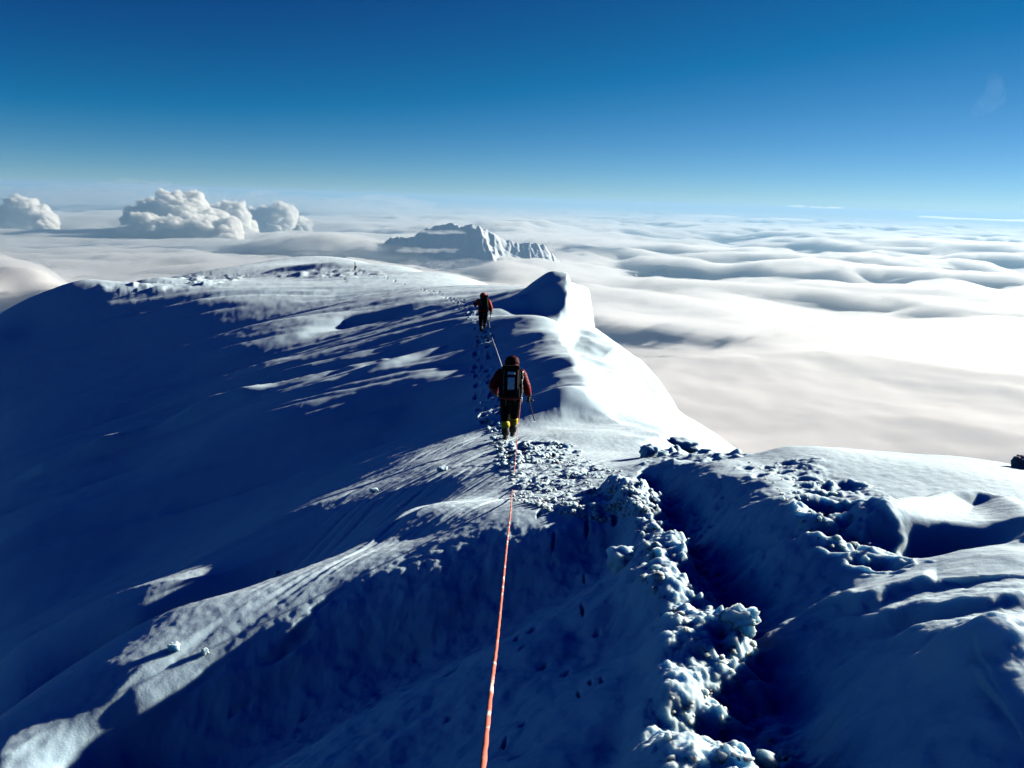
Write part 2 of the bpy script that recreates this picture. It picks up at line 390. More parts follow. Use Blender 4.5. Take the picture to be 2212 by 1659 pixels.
trail([(1150,960),(1180,955),(1215,975),(1165,1000)], .45, .16, .12, .08, 40)
# the mound: old boot holes, half drifted in
for px, py, sx, dp in [(1740,1040,.12,.10),(1700,1000,.10,.08),(1725,1008,.08,.07),(1690,1022,.09,.08),(1660,1012,.08,.06),(1745,995,.11,.07),(1780,1050,.10,.1),(1760,1075,.14,.12),(1800,1058,.16,.12),(1830,1052,.17,.1),
                       (1770,1105,.16,.16),(1795,1120,.18,.16),(1760,1130,.1,.1),(1850,1090,.12,.1),(1880,1100,.1,.08),(1835,1112,.12,.11),(1820,1145,.1,.1),(1800,1170,.13,.12),(1845,1180,.15,.12),(1880,1190,.1,.1),(1825,1205,.1,.1),
                       (1640,1040,.1,.06),(1610,1020,.1,.05),(1590,995,.12,.05),(1560,985,.12,.08),(1530,975,.12,.08),(1860,1230,.08,.08),(1900,1160,.12,.1),(1915,1225,.12,.1),(1930,1180,.09,.07)]:
    c = ground(px, py); dent(c, sx * 1.25, sx * .8, rad(60 + 50 * rng.randn()), dp * .55, dp * .10, .8, .4, px)
rough = zone([(1680,1010),(1760,985),(1800,1040),(1900,1060),(1950,1130),(1940,1240),(1880,1250),(1790,1200),(1720,1100)], 25)
blk = block(1.5, 6.5, 3, 11); bx, by = X32[blk], Y32[blk]
Z[blk] += rough[blk] * (.35 * chunks(bx, by, .16, 111, .2, .55, .3) + .028 * fbm(bx * 3.2, by * 3.2, 4, 112, .55))
# broken rim above the trench, near its far end
rr2 = zone([(1395,985),(1480,955),(1600,962),(1620,985),(1540,1010),(1440,1015),(1390,1010)], 12)
blk = block(1, 6.5, 7, 14); bx, by = X32[blk], Y32[blk]
Z[blk] += rr2[blk] * (.8 * chunks(bx, by, .3, 115, .2, .55, .6) + .03 * fbm(bx * 4, by * 4, 3, 116))
# the big scooped hollow on the right, with its curled rim
c = ground(2040, 1165)
dent(c + np.array([.06, .05, 0]), .64, .38, rad(72), .25, .0, .95, .16, 7)
rimp = line([(1900,1130),(1960,1105),(2040,1088),(2110,1086),(2170,1100),(2215,1130),(2260,1180)])
blk = block(2, 7, 3, 9); bx, by = X32[blk], Y32[blk]
dr, _, _ = poly_sd(bx, by, rimp, False)
Z[blk] += .10 * np.exp(-(dr / .16) ** 2)
# small wind lips lower right
for pts, hgt, wd in [([(1822,1328),(1850,1322),(1900,1300),(1960,1280),(2020,1270)], .07, .05), ([(1868,1368),(1900,1352),(1960,1335),(2040,1325),(2130,1318),(2215,1300)], .06, .05),
                     ([(1900,1392),(1960,1380),(2010,1375)], .04, .035), ([(1990,1412),(2030,1420),(2060,1440),(2085,1455)], .06, .05), ([(2000,1400),(2040,1405),(2080,1425)], .04, .04), ([(2090,1395),(2130,1420),(2160,1425),(2212,1415)], .05, .05)]:
    P = line(pts); blk = block(P[:, 0].min() - .5, P[:, 0].max() + .5, P[:, 1].min() - .5, P[:, 1].max() + .5)
    d, a, sde = poly_sd(X32[blk], Y32[blk], P, False)
    d = d * np.sign(sde); L = a.max()
    prof = np.where(d > 0, np.exp(-(d / (wd * 5)) ** 2), np.exp(-(d / (wd * 1.1)) ** 2))
    Z[blk] += hgt * prof * sstep(0, .12, a) * sstep(0, .12, L - a + .06)
right_low = zone([(1820,1300),(2212,1260),(2300,1500),(2100,1500),(1900,1420)], 40)
blk = block(1, 5, 1.5, 6); bx, by = X32[blk], Y32[blk]
Z[blk] += right_low[blk] * (.014 * perlin(bx * 4 + by, by * 9, 121) + .006 * fbm(bx * 12, by * 12, 3, 122))
# --- pits and axe slits in the shaded slope by the rope
for px, py, rx, ry, an, dp in [(x_, y_, a_ * .9, b_ * .8, c_, d_ * .6) for x_, y_, a_, b_, c_, d_ in [(640,1375,.30,.13,35,.14),(600,1405,.2,.1,50,.08),(700,1300,.3,.07,45,.05),(975,1452,.13,.06,30,.10),(450,1455,.25,.08,50,.07),(530,1525,.12,.06,50,.06),(505,1540,.08,.05,50,.05),(660,1545,.1,.04,50,.05),
                               (1255,1090,.12,.05,5,.08),(1165,1105,.16,.035,8,.10),(1195,1180,.16,.03,5,.09),(1268,1140,.2,.035,5,.12),(1258,1320,.13,.018,3,.12),(1262,1250,.10,.015,3,.1),(1300,1470,.07,.015,3,.1),(1275,1475,.06,.015,3,.1),(1250,1500,.09,.015,3,.1),(1330,1120,.18,.05,10,.1),
                               (1115,1390,.06,.02,10,.06),(1150,1370,.06,.03,30,.05),(1130,1415,.05,.02,60,.04),(1175,1440,.06,.03,40,.05),(1225,1450,.05,.03,40,.05),(1090,1600,.08,.02,5,.08),(1130,1560,.05,.03,20,.05),(970,1545,.05,.03,50,.04),(1290,1360,.05,.03,20,.04),(880,1330,.05,.02,50,.03),(740,1430,.05,.02,50,.03),
                               (900,1420,.05,.025,50,.03),(960,1190,.06,.02,45,.03),(1000,1300,.05,.02,50,.03),(1020,1250,.06,.025,50,.03)]]:
    c = ground(px, py); dent(c, rx, ry, rad(an), dp, 0.0, .95, .35, px)
sp = block(-7, 1.2, 2, 9); bx, by = X32[sp], Y32[sp]
u = bx * math.sin(rad(50)) + by * math.cos(rad(50)); v = bx * math.cos(rad(50)) - by * math.sin(rad(50))
Z[sp] -= rope_zone[sp] * .5 * chunks(u * .6, v, .16, 131, .05, .28, .45)
# --- plateau: drifts, rough wind crust at its left rim, trampled snow by the pole
crust = zone([(200,618),(440,590),(560,592),(480,618),(330,634),(210,632)], 8)
tramp = zone([(560,590),(700,580),(800,582),(830,596),(740,606),(600,600)], 8)
for wgt, sz, k in ((crust, 2.6, .35), (tramp, 3.0, .22)):
    m = wgt > .01; ii = np.where(m.any(1))[0]; jj = np.where(m.any(0))[0]
    s = np.s_[ii[0]:ii[-1] + 1, jj[0]:jj[-1] + 1]
    Z[s] += wgt[s] * k * (chunks(X32[s], Y32[s], sz, int(sz * 100), .2, .6, .7) + .6 * chunks(X32[s], Y32[s], sz * .5, int(sz * 90), .2, .6, .7))
wall = zone([(1470,1030),(1640,1060),(1800,1230),(1900,1420),(2100,1480),(2250,1700),(1850,1700),(1700,1400),(1560,1200)], 30)
Z += wall * (.045 * fbm(X32 * 1.6, Y32 * 1.6, 4, 147) + .012 * fbm(X32 * 7, Y32 * 7, 3, 148))
# soft overall unevenness
Z += (.02 * fbm(X32 * .6, Y32 * .6, 3, 141) * np.clip(RR / 12, .2, 1.5) + .0035 * fbm(X32 * 9, Y32 * 9, 2, 145) * (RR < 20)).astype(np.float32)
def grid_mesh(name, X, Y, Z, mat):
    nr, na = X.shape
    me = bpy.data.meshes.new(name)
    idx = np.arange(nr * na, dtype=np.int32).reshape(nr, na)
    q = np.stack([idx[:-1, :-1], idx[:-1, 1:], idx[1:, 1:], idx[1:, :-1]], -1).reshape(-1, 4)
    me.vertices.add(nr * na); me.loops.add(q.size); me.polygons.add(len(q))
    me.vertices.foreach_set('co', np.stack([X, Y, Z], -1).astype(np.float32).ravel())
    me.loops.foreach_set('vertex_index', q.ravel())
    me.polygons.foreach_set('loop_start', np.arange(0, q.size, 4, dtype=np.int32))
    me.polygons.foreach_set('loop_total', np.full(len(q), 4, np.int32))
    me.polygons.foreach_set('use_smooth', np.ones(len(q), bool))
    me.update(); me.validate()
    me.materials.append(mat)
    o = bpy.data.objects.new(name, me); COL.objects.link(o)
    return o
def simple(name, col, rough=.8):
    m = bpy.data.materials.new(name); m.use_nodes = True
    b = m.node_tree.nodes['Principled BSDF']; b.inputs['Base Color'].default_value = (*col, 1); b.inputs['Roughness'].default_value = rough; b.inputs['Specular IOR Level'].default_value = .08
    return m
SNOW = simple('snow', (.55, .75, .91), .9)
b = SNOW.node_tree.nodes['Principled BSDF']
b.inputs['Subsurface Weight'].default_value = 1.0; b.inputs['Subsurface Radius'].default_value = (.95, .97, 1.0); b.inputs['Subsurface Scale'].default_value = .036
# fine crystalline grain and wind crust
t = SNOW.node_tree; tc = t.nodes.new('ShaderNodeTexCoord')
n1 = t.nodes.new('ShaderNodeTexNoise'); n1.inputs['Scale'].default_value = 55; n1.inputs['Detail'].default_value = 5; n1.inputs['Roughness'].default_value = .65
bp = t.nodes.new('ShaderNodeBump'); bp.inputs['Strength'].default_value = .35; bp.inputs['Distance'].default_value = .012
t.links.new(tc.outputs['Object'], n1.inputs['Vector']); t.links.new(n1.outputs[0], bp.inputs['Height']); t.links.new(bp.outputs[0], b.inputs['Normal'])
g = grid_mesh('ground', X, Y, Z, SNOW); g['kind'] = 'structure'
# ------------------------------------------------------------------ sea of clouds, far peak, haze
def tag(o, label=None, cat=None, group=None, kind=None):
    if label: o['label'] = label
    if cat: o['category'] = cat
    if group: o['group'] = group
    if kind: o['kind'] = kind
    return o

def cloud_mat(name, col, scale):
    m = bpy.data.materials.new(name); m.use_nodes = True
    b = m.node_tree.nodes['Principled BSDF']
    b.inputs['Base Color'].default_value = (*col, 1); b.inputs['Roughness'].default_value = 1.0
    b.inputs['Specular IOR Level'].default_value = 0.0
    b.inputs['Subsurface Weight'].default_value = 1.0
    b.inputs['Subsurface Radius'].default_value = (1, .95, .9)
    b.inputs['Subsurface Scale'].default_value = scale
    return m
HAZE_TINT_CLOUD = cloud_mat('cloud', (.50, .64, .78), 120)  # blue of hazy, shaded gaps put into the lower deck's base colour

DECK = -650.0
ca = np.radians(np.linspace(-56, 56, 760)); cl = np.linspace(math.log(350), math.log(170000), 640)
CR_ = np.exp(cl)[:, None] * np.ones(len(ca))[None, :]
CX = CR_ * np.sin(ca)[None, :]; CY = CR_ * np.cos(ca)[None, :]
kx, ky = CX / 1000, CY / 1000
def bump(px, py, r, rx, ry, h, rag=.25, seed=0):
    """mound or hollow in the cloud sea under a picture point, radii in km across and along the view"""
    p = at(px, py, r) / 1000
    a = math.atan2(p[0], p[1]); dx, dy = kx - p[0], ky - p[1]
    u = (dx * math.cos(a) - dy * math.sin(a)) / rx; v = (dx * math.sin(a) + dy * math.cos(a)) / ry
    q = np.hypot(u, v) * (1 + rag * fbm(kx / rx * 1.3 + seed, ky / ry * 1.3, 3, 200 + seed))
    return h * (1 - sstep(0, 1, q))
right = sstep(rad(2), rad(12), ca)[None, :] * np.ones_like(CR_)
NEAR_ = sstep(2500, 6500, CR_)
CZ = DECK + 95 * fbm(kx / 7, ky / 7, 4, 150) * sstep(2000, 9000, CR_) + (34 + 50 * sstep(4000, 9000, CR_)) * (1 - 2 * np.abs(perlin(kx / 1.7 + .3 * perlin(kx, ky, 157), ky / 1.7, 158)))
CZ += (26 * fbm(kx / .6, ky / .45, 4, 160, .6) + 14 * (1 - 2 * np.abs(perlin(kx / .5, ky / .4, 166)))) * sstep(26000, 7000, CR_) * (.35 + .65 * NEAR_) * (1 - .5 * right)
# long rolls and torn gaps on the right
gap = sstep(-.08, .25, fbm(kx / 5.5 - .2 * ky, ky / 2.6 + .05 * kx, 4, 170)) * sstep(5500, 8000, CR_) * right
CZ -= 230 * gap
HOLE = sstep(.3, .7, gap)
CZ += 45 * perlin(kx / 9, ky / 2.2, 175) * sstep(6000, 15000, CR_)
for a in [(130,478,15000,5.5,1.8,-330,.3,1),(330,482,14500,3.5,1.5,-330,.3,2),(560,478,15500,3.0,1.8,-260,.3,3),(720,455,20000,4,3,-150,.3,4),
          (60,640,4300,.55,.8,190,.3,5),(-60,600,4800,.7,1.0,200,.3,6),(20,700,3600,.35,.4,90,.3,7),
          (740,535,9000,1.1,1.6,150,.3,8),(620,545,8800,.8,1.2,60,.3,9),
          (960,580,8300,.75,1.0,-330,.2,10),(880,570,8300,.5,.8,-200,.2,11),(1120,585,6800,.45,.6,80,.3,12),(1050,575,7000,.3,.4,60,.3,13),
          (1140,470,19000,1.6,1.6,170,.4,14),(1110,490,16500,1.2,1.2,120,.4,15),(1000,480,15500,1.5,1.2,90,.4,16),
          (1480,475,19000,3.2,2.2,-330,.3,17),(1400,480,17500,2,1.2,-260,.3,27),(1560,475,21000,2,2,-300,.3,28),(1550,566,8300,.75,.55,-260,.35,18),(1500,572,8000,.5,.3,-200,.35,29),(1840,570,8800,1.0,.4,-210,.35,19),(2070,580,8800,1.1,.4,-210,.35,20),
          (1820,635,6600,.9,.35,-150,.35,21),(1700,497,14500,2.5,.6,-260,.35,22),(1450,513,12000,1.3,.5,-170,.35,23),(1600,455,26000,4,1.5,110,.4,24),(2000,500,16000,4,1.2,120,.4,25),(2100,535,11500,1.8,.6,90,.4,26)]:
    bb = bump(*a); CZ += bb
    if a[5] < -190: HOLE = np.maximum(HOLE, sstep(.25, .6, bb / a[5]))
NEAR = sstep(3200, 6500, CR_)
deck = grid_mesh('cloud_sea', CX, CY, CZ - 110 * NEAR - 4, HAZE_TINT_CLOUD)
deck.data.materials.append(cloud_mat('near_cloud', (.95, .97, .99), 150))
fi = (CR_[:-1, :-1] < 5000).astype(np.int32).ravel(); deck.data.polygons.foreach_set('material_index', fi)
tag(deck, 'white sea of clouds spreading below the ridge to the horizon', 'clouds', kind='stuff')

# far peak rising through the cloud: steep ridge, shaded face to the left, fluted bright face to the right
p0 = at(1010, 520, 9000)
n = 220
gx_, gy_ = np.meshgrid(np.linspace(-1500, 1500, n), np.linspace(-1300, 1500, n))
rid = [(-560, 120, -305), (-380, 60, -268), (-200, 0, -262), (-60, -40, -280), (60, -90, -262), (150, -60, -300), (330, -20, -370), (520, 60, -455), (700, 140, -500), (830, 160, -470), (950, 170, -480), (1090, 200, -560), (1400, 260, -800)]
# ridge spur running down towards the viewer
spur = [(130, -60, -300), (210, -260, -420), (330, -560, -640), (480, -900, -900)]
left = [(-560, 120, -305), (-700, 80, -420), (-900, 40, -470), (-1060, 20, -480), (-1200, 0, -600)]
def tent(line3, slope):
    best = np.full(gx_.shape, -4000.0)
    for (x0, y0, z0), (x1, y1, z1) in zip(line3[:-1], line3[1:]):
        dx, dy = x1 - x0, y1 - y0; L2 = dx * dx + dy * dy
        t = np.clip(((gx_ - x0) * dx + (gy_ - y0) * dy) / L2, 0, 1)
        d = np.hypot(gx_ - x0 - t * dx, gy_ - y0 - t * dy)
        best = np.maximum(best, z0 + t * (z1 - z0) - slope * d)
    return best
pk = np.maximum(np.maximum(tent(rid, .95), tent(spur, .85)), tent(left, .9))
pk += 30 * (1 - 2 * np.abs(perlin(gx_ / 130 + .2 * gy_ / 130, gy_ / 500, 180))) + 40 * fbm(gx_ / 300, gy_ / 300, 4, 181) + 10 * fbm(gx_ / 60, gy_ / 60, 3, 185)
PEAKSNOW = bpy.data.materials.new('peak_snow'); PEAKSNOW.use_nodes = True
b = PEAKSNOW.node_tree.nodes['Principled BSDF']; b.inputs['Base Color'].default_value = (.62, .68, .76, 1); b.inputs['Roughness'].default_value = .9
ang = math.atan2(p0[0], p0[1])
gx_, gy_ = gx_ * .8, gy_ * .8; pk = -300 + (pk + 262) * .8 
wx = p0[0] + gx_ * math.cos(ang) + gy_ * math.sin(ang); wy = p0[1] - gx_ * math.sin(ang) + gy_ * math.cos(ang)
peak = grid_mesh('snow_peak', wx[:, ::-1], wy[:, ::-1], pk[:, ::-1], PEAKSNOW)
tag(peak, 'distant snowy peak poking through the clouds behind the far climber', 'mountain', kind='structure')

# ---- puffy clouds: many overlapping lumps in one skin
def puff_cloud(name, centre, blobs, mat, noise=.42, sub=5):
    bm = bmesh.new()
    for (x, y, z, r, sq) in blobs:
        t = bmesh.ops.create_icosphere(bm, subdivisions=sub, radius=1.0)
        vs = t['verts']; co = np.array([v.co[:] for v in vs])
        s = x * .37 + z * .11
        d = 1 + noise * (fbm(co[:, 0] * 1.7 + s, co[:, 1] * 1.7 + co[:, 2] * 2.3 + s, 5, 300, .5))
        for v, k in zip(vs, d):
            c = v.co * float(k) * r; v.co = (c.x + x, c.y + y, c.z * sq + z)
    me = bpy.data.meshes.new(name); bm.to_mesh(me); bm.free()
    me.polygons.foreach_set('use_smooth', np.ones(len(me.polygons), bool)); me.materials.append(mat)
    o = bpy.data.objects.new(name, me); COL.objects.link(o); o.location = centre
    return o
rc = random.Random(11)
def tower(px, py, r, wid, hgt, n):
    c = at(px, py, r); c[2] = DECK - 60; out = []
    for i in range(n):
        t = i / n
        f = 1 - .55 * t
        out.append((rc.uniform(-.5, .5) * wid * f, rc.uniform(-.3, .3) * wid * f, hgt * t * rc.uniform(.8, 1.0), wid * rc.uniform(.10, .24) * (1 - .25 * t), .9))
    return c, out

def mist_mat(name, dens, col=(1, 1, 1), an=.35):
    m = bpy.data.materials.new(name); m.use_nodes = True; t = m.node_tree; t.nodes.clear()
    v = t.nodes.new('ShaderNodeVolumePrincipled'); out = t.nodes.new('ShaderNodeOutputMaterial')
    v.inputs['Color'].default_value = (*col, 1); v.inputs['Density'].default_value = dens; v.inputs['Anisotropy'].default_value = an
    t.links.new(v.outputs[0], out.inputs['Volume'])
    return m
CUMULUS = mist_mat('cumulus', 1 / 30, (.90, .90, .89), .0)
for spec, lab in [((375,500,13000,1300,560,38),'tallest cumulus tower with bright right side at far left of the horizon'),
                  ((500,500,14000,900,500,26),'smaller cumulus tower just right of the tallest one'),
                  ((60,490,15000,1100,380,22),'low cumulus puff near the left edge of the photo'),
                  ((585,490,15500,1200,460,22),'faint cumulus tower, right-hand one of the left group'),
                  ((400,508,12300,1500,120,22),'flat row of small cumulus at the foot of the tallest tower')]:
    c, bl = tower(*spec)
    o = puff_cloud('cumulus_cloud', c, bl, CUMULUS)
    tag(o, lab, 'cloud', 'cumulus clouds rising from the cloud sea')

# ---- veils of mist drifting over the cloud sea (real volumes, even density)
MIST2 = mist_mat('thick_mist', 1 / 260, (.92, .93, .95), .6)
MIST = mist_mat('mist', 1 / 900, (.90, .91, .93), .65)
MIST3 = mist_mat('thin_mist', 1 / 2200, (.82, .88, .93), .6)
GLOW = mist_mat('bright_mist', 1 / 2000, (.98, .98, .97), .6)
def slab_mesh(name, X, Y, Zt, Zb, mat):
    nr, na = X.shape; N = nr * na
    idx = np.arange(N, dtype=np.int32).reshape(nr, na)
    q = np.stack([idx[:-1, :-1], idx[:-1, 1:], idx[1:, 1:], idx[1:, :-1]], -1).reshape(-1, 4)
    ring = np.r_[idx[0, :-1], idx[:-1, -1], idx[-1, :0:-1], idx[:0:-1, 0]]; nx = np.roll(ring, -1)
    F = np.r_[q, q[:, ::-1] + N, np.stack([ring, nx, nx + N, ring + N], -1)[:, ::-1]].astype(np.int32)
    V = np.r_[np.stack([X, Y, Zt], -1).reshape(-1, 3), np.stack([X, Y, Zb], -1).reshape(-1, 3)]
    me = bpy.data.meshes.new(name)
    me.vertices.add(len(V)); me.loops.add(F.size); me.polygons.add(len(F))
    me.vertices.foreach_set('co', V.astype(np.float32).ravel()); me.loops.foreach_set('vertex_index', F.ravel())
    me.polygons.foreach_set('loop_start', np.arange(0, F.size, 4, dtype=np.int32)); me.polygons.foreach_set('loop_total', np.full(len(F), 4, np.int32))
    me.update(); me.validate(); me.materials.append(mat)
    o = bpy.data.objects.new(name, me); COL.objects.link(o)
    return o
tops = slab_mesh('cloud_tops', CX[::2, ::2], CY[::2, ::2], CZ[::2, ::2], (CZ - 2 - 138 * (1 - HOLE) * NEAR)[::2, ::2], mist_mat('cloud_top', 1 / 130, (.82, .83, .84), .45))
tag(tops, 'soft misty tops of the cloud sea', 'clouds', kind='stuff')
def mist(px, py, r, wid, dep, hgt, n, lab, mat=MIST):
    c = at(px, py, r)
    bl = []
    for i in range(n):
        rr_ = min(wid, dep) * rc.uniform(.22, .5)
        bl.append((rc.uniform(-.5, .5) * wid, rc.uniform(-.5, .5) * dep, rc.uniform(-.35, .35) * hgt, rr_, hgt * rc.uniform(.5, 1.0) / rr_))
    o = puff_cloud('mist_veil', c, bl, mat, .3, 4)
    o.rotation_euler.z = -math.atan2(c[0], c[1])
    return tag(o, lab, 'mist', 'veils of mist over the cloud sea')
mist(1420, 670, 4300, 1300, 900, 60, 12, 'pale mist behind the cornice, farther out than the drop')
mist(240, 432, 26000, 16000, 4000, 420, 26, 'long hazy cloud bank along the left horizon behind the cumulus group', MIST3)
mist(1040, 585, 7000, 1500, 600, 80, 16, 'small roll of mist in front of the distant peak')
mist(930, 500, 8500, 500, 300, 22, 8, 'thin wisp of mist across the top of the distant peak', MIST2)
mist(900, 540, 8300, 700, 300, 30, 8, 'wisp of mist left of the distant peak', MIST2)
mist(660, 540, 8800, 1900, 1600, 110, 18, 'broad grey mist between the cumulus group and the peak', MIST3)
mist(20, 660, 4200, 900, 800, 130, 14, 'mist billow rising at the left edge below the slope')
mist(1230, 520, 11000, 1600, 1400, 80, 14, 'bright mist bank just right of the distant peak')
mist(300, 540, 9000, 3000, 1500, 70, 16, 'low grey mist in front of the cumulus group', MIST3)
for px, py, r, wd_, hg_, lab in [(1755, 447, 38000, 1800, 70, 'small thin cloud streak floating just above the horizon'), (2130, 474, 42000, 4200, 90, 'long thin cloud streak on the horizon at the right edge'), (1600, 470, 40000, 5200, 90, 'long pale cloud streak on the horizon right of centre')]:
    c = at(px, py, r); bl = [(rc.uniform(-.5, .5) * wd_, rc.uniform(-.1, .1) * wd_, rc.uniform(-.3, .3) * hg_, wd_ * rc.uniform(.12, .25), hg_ / wd_ * 2.2) for _ in range(9)]
    o = puff_cloud('cloud_streak', c, bl, mist_mat('streak', 1 / 500, (.9, .9, .9), .5), .2, 4); o.rotation_euler.z = -math.atan2(c[0], c[1]); tag(o, lab, 'cloud', 'thin cloud streaks on the horizon')
c = at(2142, 212, 9000)
bl = [tuple(q * .62 for q in b4[:4]) + (b4[4],) for b4 in [(-190, 0, -210, 70, 1.0), (-120, 40, -130, 110, 1.2), (-30, 0, -60, 150, 1.0), (40, 30, 30, 140, 1.3), (20, -60, 130, 120, 1.5), (-10, 0, 240, 80, 1.6), (90, 0, -30, 110, .8), (0, 50, 60, 90, 1.8)]]
o = puff_cloud('cirrus_wisp', c, bl, mist_mat('cirrus', 1 / 7000, (.95, .95, 1), .3), .25, 5); o.rotation_euler.z = -math.atan2(c[0], c[1])
tag(o, 'faint wisp of cirrus high in the blue sky at the right', 'cloud')
# ---- air
hz = bpy.data.meshes.new('haze'); bm = bmesh.new(); bmesh.ops.create_cube(bm, size=1.0)
for v in bm.verts: v.co = (v.co.x * 380000, v.co.y * 380000, v.co.z * 1700 - 750)
bm.to_mesh(hz); bm.free()
hazeo = bpy.data.objects.new('haze', hz); COL.objects.link(hazeo)
hz.materials.append(mist_mat('haze', 4e-5, (.28, .50, .72), .2)); tag(hazeo, 'pale haze fading the far clouds', 'haze', kind='stuff')
# ------------------------------------------------------------------ climbers, rope, loose things
def mat(name, col, rough=.7, noise=0.0, scale=30.0, metal=0.0, spec=.3):
    m = bpy.data.materials.new(name); m.use_nodes = True; t = m.node_tree
    b = t.nodes['Principled BSDF']; b.inputs['Roughness'].default_value = rough; b.inputs['Metallic'].default_value = metal
    b.inputs['Specular IOR Level'].default_value = spec
    if noise:
        tc = t.nodes.new('ShaderNodeTexCoord'); n = t.nodes.new('ShaderNodeTexNoise'); n.inputs['Scale'].default_value = scale; n.inputs['Detail'].default_value = 4
        r = t.nodes.new('ShaderNodeValToRGB')
        r.color_ramp.elements[0].position = .3; r.color_ramp.elements[1].position = .7
        r.color_ramp.elements[0].color = (*[c * (1 - noise) for c in col], 1); r.color_ramp.elements[1].color = (*[min(1, c * (1 + noise)) for c in col], 1)
        t.links.new(tc.outputs['Object'], n.inputs['Vector']); t.links.new(n.outputs[0], r.inputs[0]); t.links.new(r.outputs[0], b.inputs['Base Color'])
    else:
        b.inputs['Base Color'].default_value = (*col, 1)
    return m
M_SKIN = mat('skin', (.45, .27, .19)); M_BLACK = mat('black_fabric', (.008, .008, .010), .9, .3, 30, 0, .08)
M_TROUS = mat('black_trousers', (.005, .005, .007), .9, .3, 30, 0, .05); M_PALE = mat('pale_panel', (.92, .93, .94), .35, .12, 14)
M_RED = mat('dark_red_down', (.17, .003, .009), .6, .25, 12, 0, .12); M_ORANGE = mat('orange_red_down', (.42, .022, .010), .6, .25, 12, 0, .12)
M_YEL = mat('yellow_gaiter', (.62, .45, .015), .6, .25, 18); M_BOOT = mat('boot', (.018, .017, .016), .6, .3); M_SOLE = mat('boot_sole', (.30, .22, .05), .7, .3)
M_STEEL = mat('steel', (.45, .46, .48), .3, 0, 1, .9); M_STRAP = mat('strap', (.10, .085, .07), .6, .4)
M_HOOD = mat('dark_hood', (.05, .003, .006), .7, .3, 12, 0, .1)
M_GLOVE = mat('glove', (.012, .012, .013), .7)

def ring_tube(bm, pts, radii, n=14, baffle=0.0, pitch=.055):
    """closed tube through points; radius is a number or (side, fore-aft); optional quilted baffles"""
    P = [Vector(p) for p in pts]
    R = [(r, r) if not isinstance(r, tuple) else r for r in radii]
    # finer stations
    S, T = [], []
    for i in range(len(P) - 1):
        k = max(2, int((P[i + 1] - P[i]).length / .018))
        for j in range(k):
            f = j / k; f2 = f * f * (3 - 2 * f)
            S.append(P[i].lerp(P[i + 1], f)); T.append((R[i][0] + (R[i + 1][0] - R[i][0]) * f2, R[i][1] + (R[i + 1][1] - R[i][1]) * f2))
    S.append(P[-1]); T.append(R[-1])
    for _ in range(3):
        S = [S[0]] + [(S[i - 1] + S[i] * 2 + S[i + 1]) / 4 for i in range(1, len(S) - 1)] + [S[-1]]
    rings = []; acc = 0
    for i, s in enumerate(S):
        d = (S[min(i + 1, len(S) - 1)] - S[max(i - 1, 0)]).normalized()
        a = Vector((1, 0, 0)) - d * d.x
        if a.length < .2: a = Vector((0, 1, 0)) - d * d.y
        a.normalize(); b = d.cross(a)
        if i: acc += (s - S[i - 1]).length
        k = 1 + baffle * (abs(math.sin(math.pi * acc / pitch)) - .5)
        end = min(i, len(S) - 1 - i); k *= (.55, .85, 1)[min(end, 2)]
        rings.append([bm.verts.new(s + a * (math.cos(2 * math.pi * q / n) * T[i][0] * k) + b * (math.sin(2 * math.pi * q / n) * T[i][1] * k)) for q in range(n)])
    for r0, r1 in zip(rings[:-1], rings[1:]):
        for q in range(n): bm.faces.new((r0[q], r0[(q + 1) % n], r1[(q + 1) % n], r1[q]))
    bm.faces.new(rings[0][::-1]); bm.faces.new(rings[-1])
def ball(bm, c, r, sx=1, sy=1, sz=1, sub=3):
    t = bmesh.ops.create_icosphere(bm, subdivisions=sub, radius=r)
    for v in t['verts']: v.co = Vector((v.co.x * sx + c[0], v.co.y * sy + c[1], v.co.z * sz + c[2]))
def rbox(bm, c, size, bevel=.03, rot=None):
    t = bmesh.ops.create_cube(bm, size=1.0); vs = t['verts']
    for v in vs: v.co = Vector((v.co.x * size[0], v.co.y * size[1], v.co.z * size[2]))
    es = list({e for v in vs for e in v.link_edges})
    g = bmesh.ops.bevel(bm, geom=es, offset=bevel, segments=3, profile=.6, affect='EDGES')
    vs = list({v for f in g['faces'] for v in f.verts} | {v for v in vs if v.is_valid})
    for v in vs:
        co = v.co if rot is None else rot @ v.co
        v.co = co + Vector(c)
def finish(name, bm, m, parent=None, remesh=0.0, smooth=0, scale=1.0):
    bmesh.ops.recalc_face_normals(bm, faces=bm.faces)
    me = bpy.data.meshes.new(name); bm.to_mesh(me); bm.free()
    o = bpy.data.objects.new(name, me); COL.objects.link(o)
    if remesh:
        r = o.modifiers.new('r', 'REMESH'); r.mode = 'VOXEL'; r.voxel_size = remesh; r.use_smooth_shade = True
        if smooth:
            s = o.modifiers.new('s', 'SMOOTH'); s.factor = .5; s.iterations = smooth
        dg = bpy.context.evaluated_depsgraph_get()
        me2 = bpy.data.meshes.new_from_object(o.evaluated_get(dg)); o.modifiers.clear(); o.data = me2; bpy.data.meshes.remove(me); me = me2; me.name = name
    if not me.materials: me.materials.append(m)
    else: me.materials[0] = m
    me.polygons.foreach_set('use_smooth', np.ones(len(me.polygons), bool))
    if parent: o.parent = parent
    return o
def empty(name, loc, rz=0.0, scale=1.0):
    o = bpy.data.objects.new(name, None); COL.objects.link(o); o.location = loc; o.rotation_euler.z = rz; o.scale = (scale,) * 3
    o.empty_display_size = .2
    return o

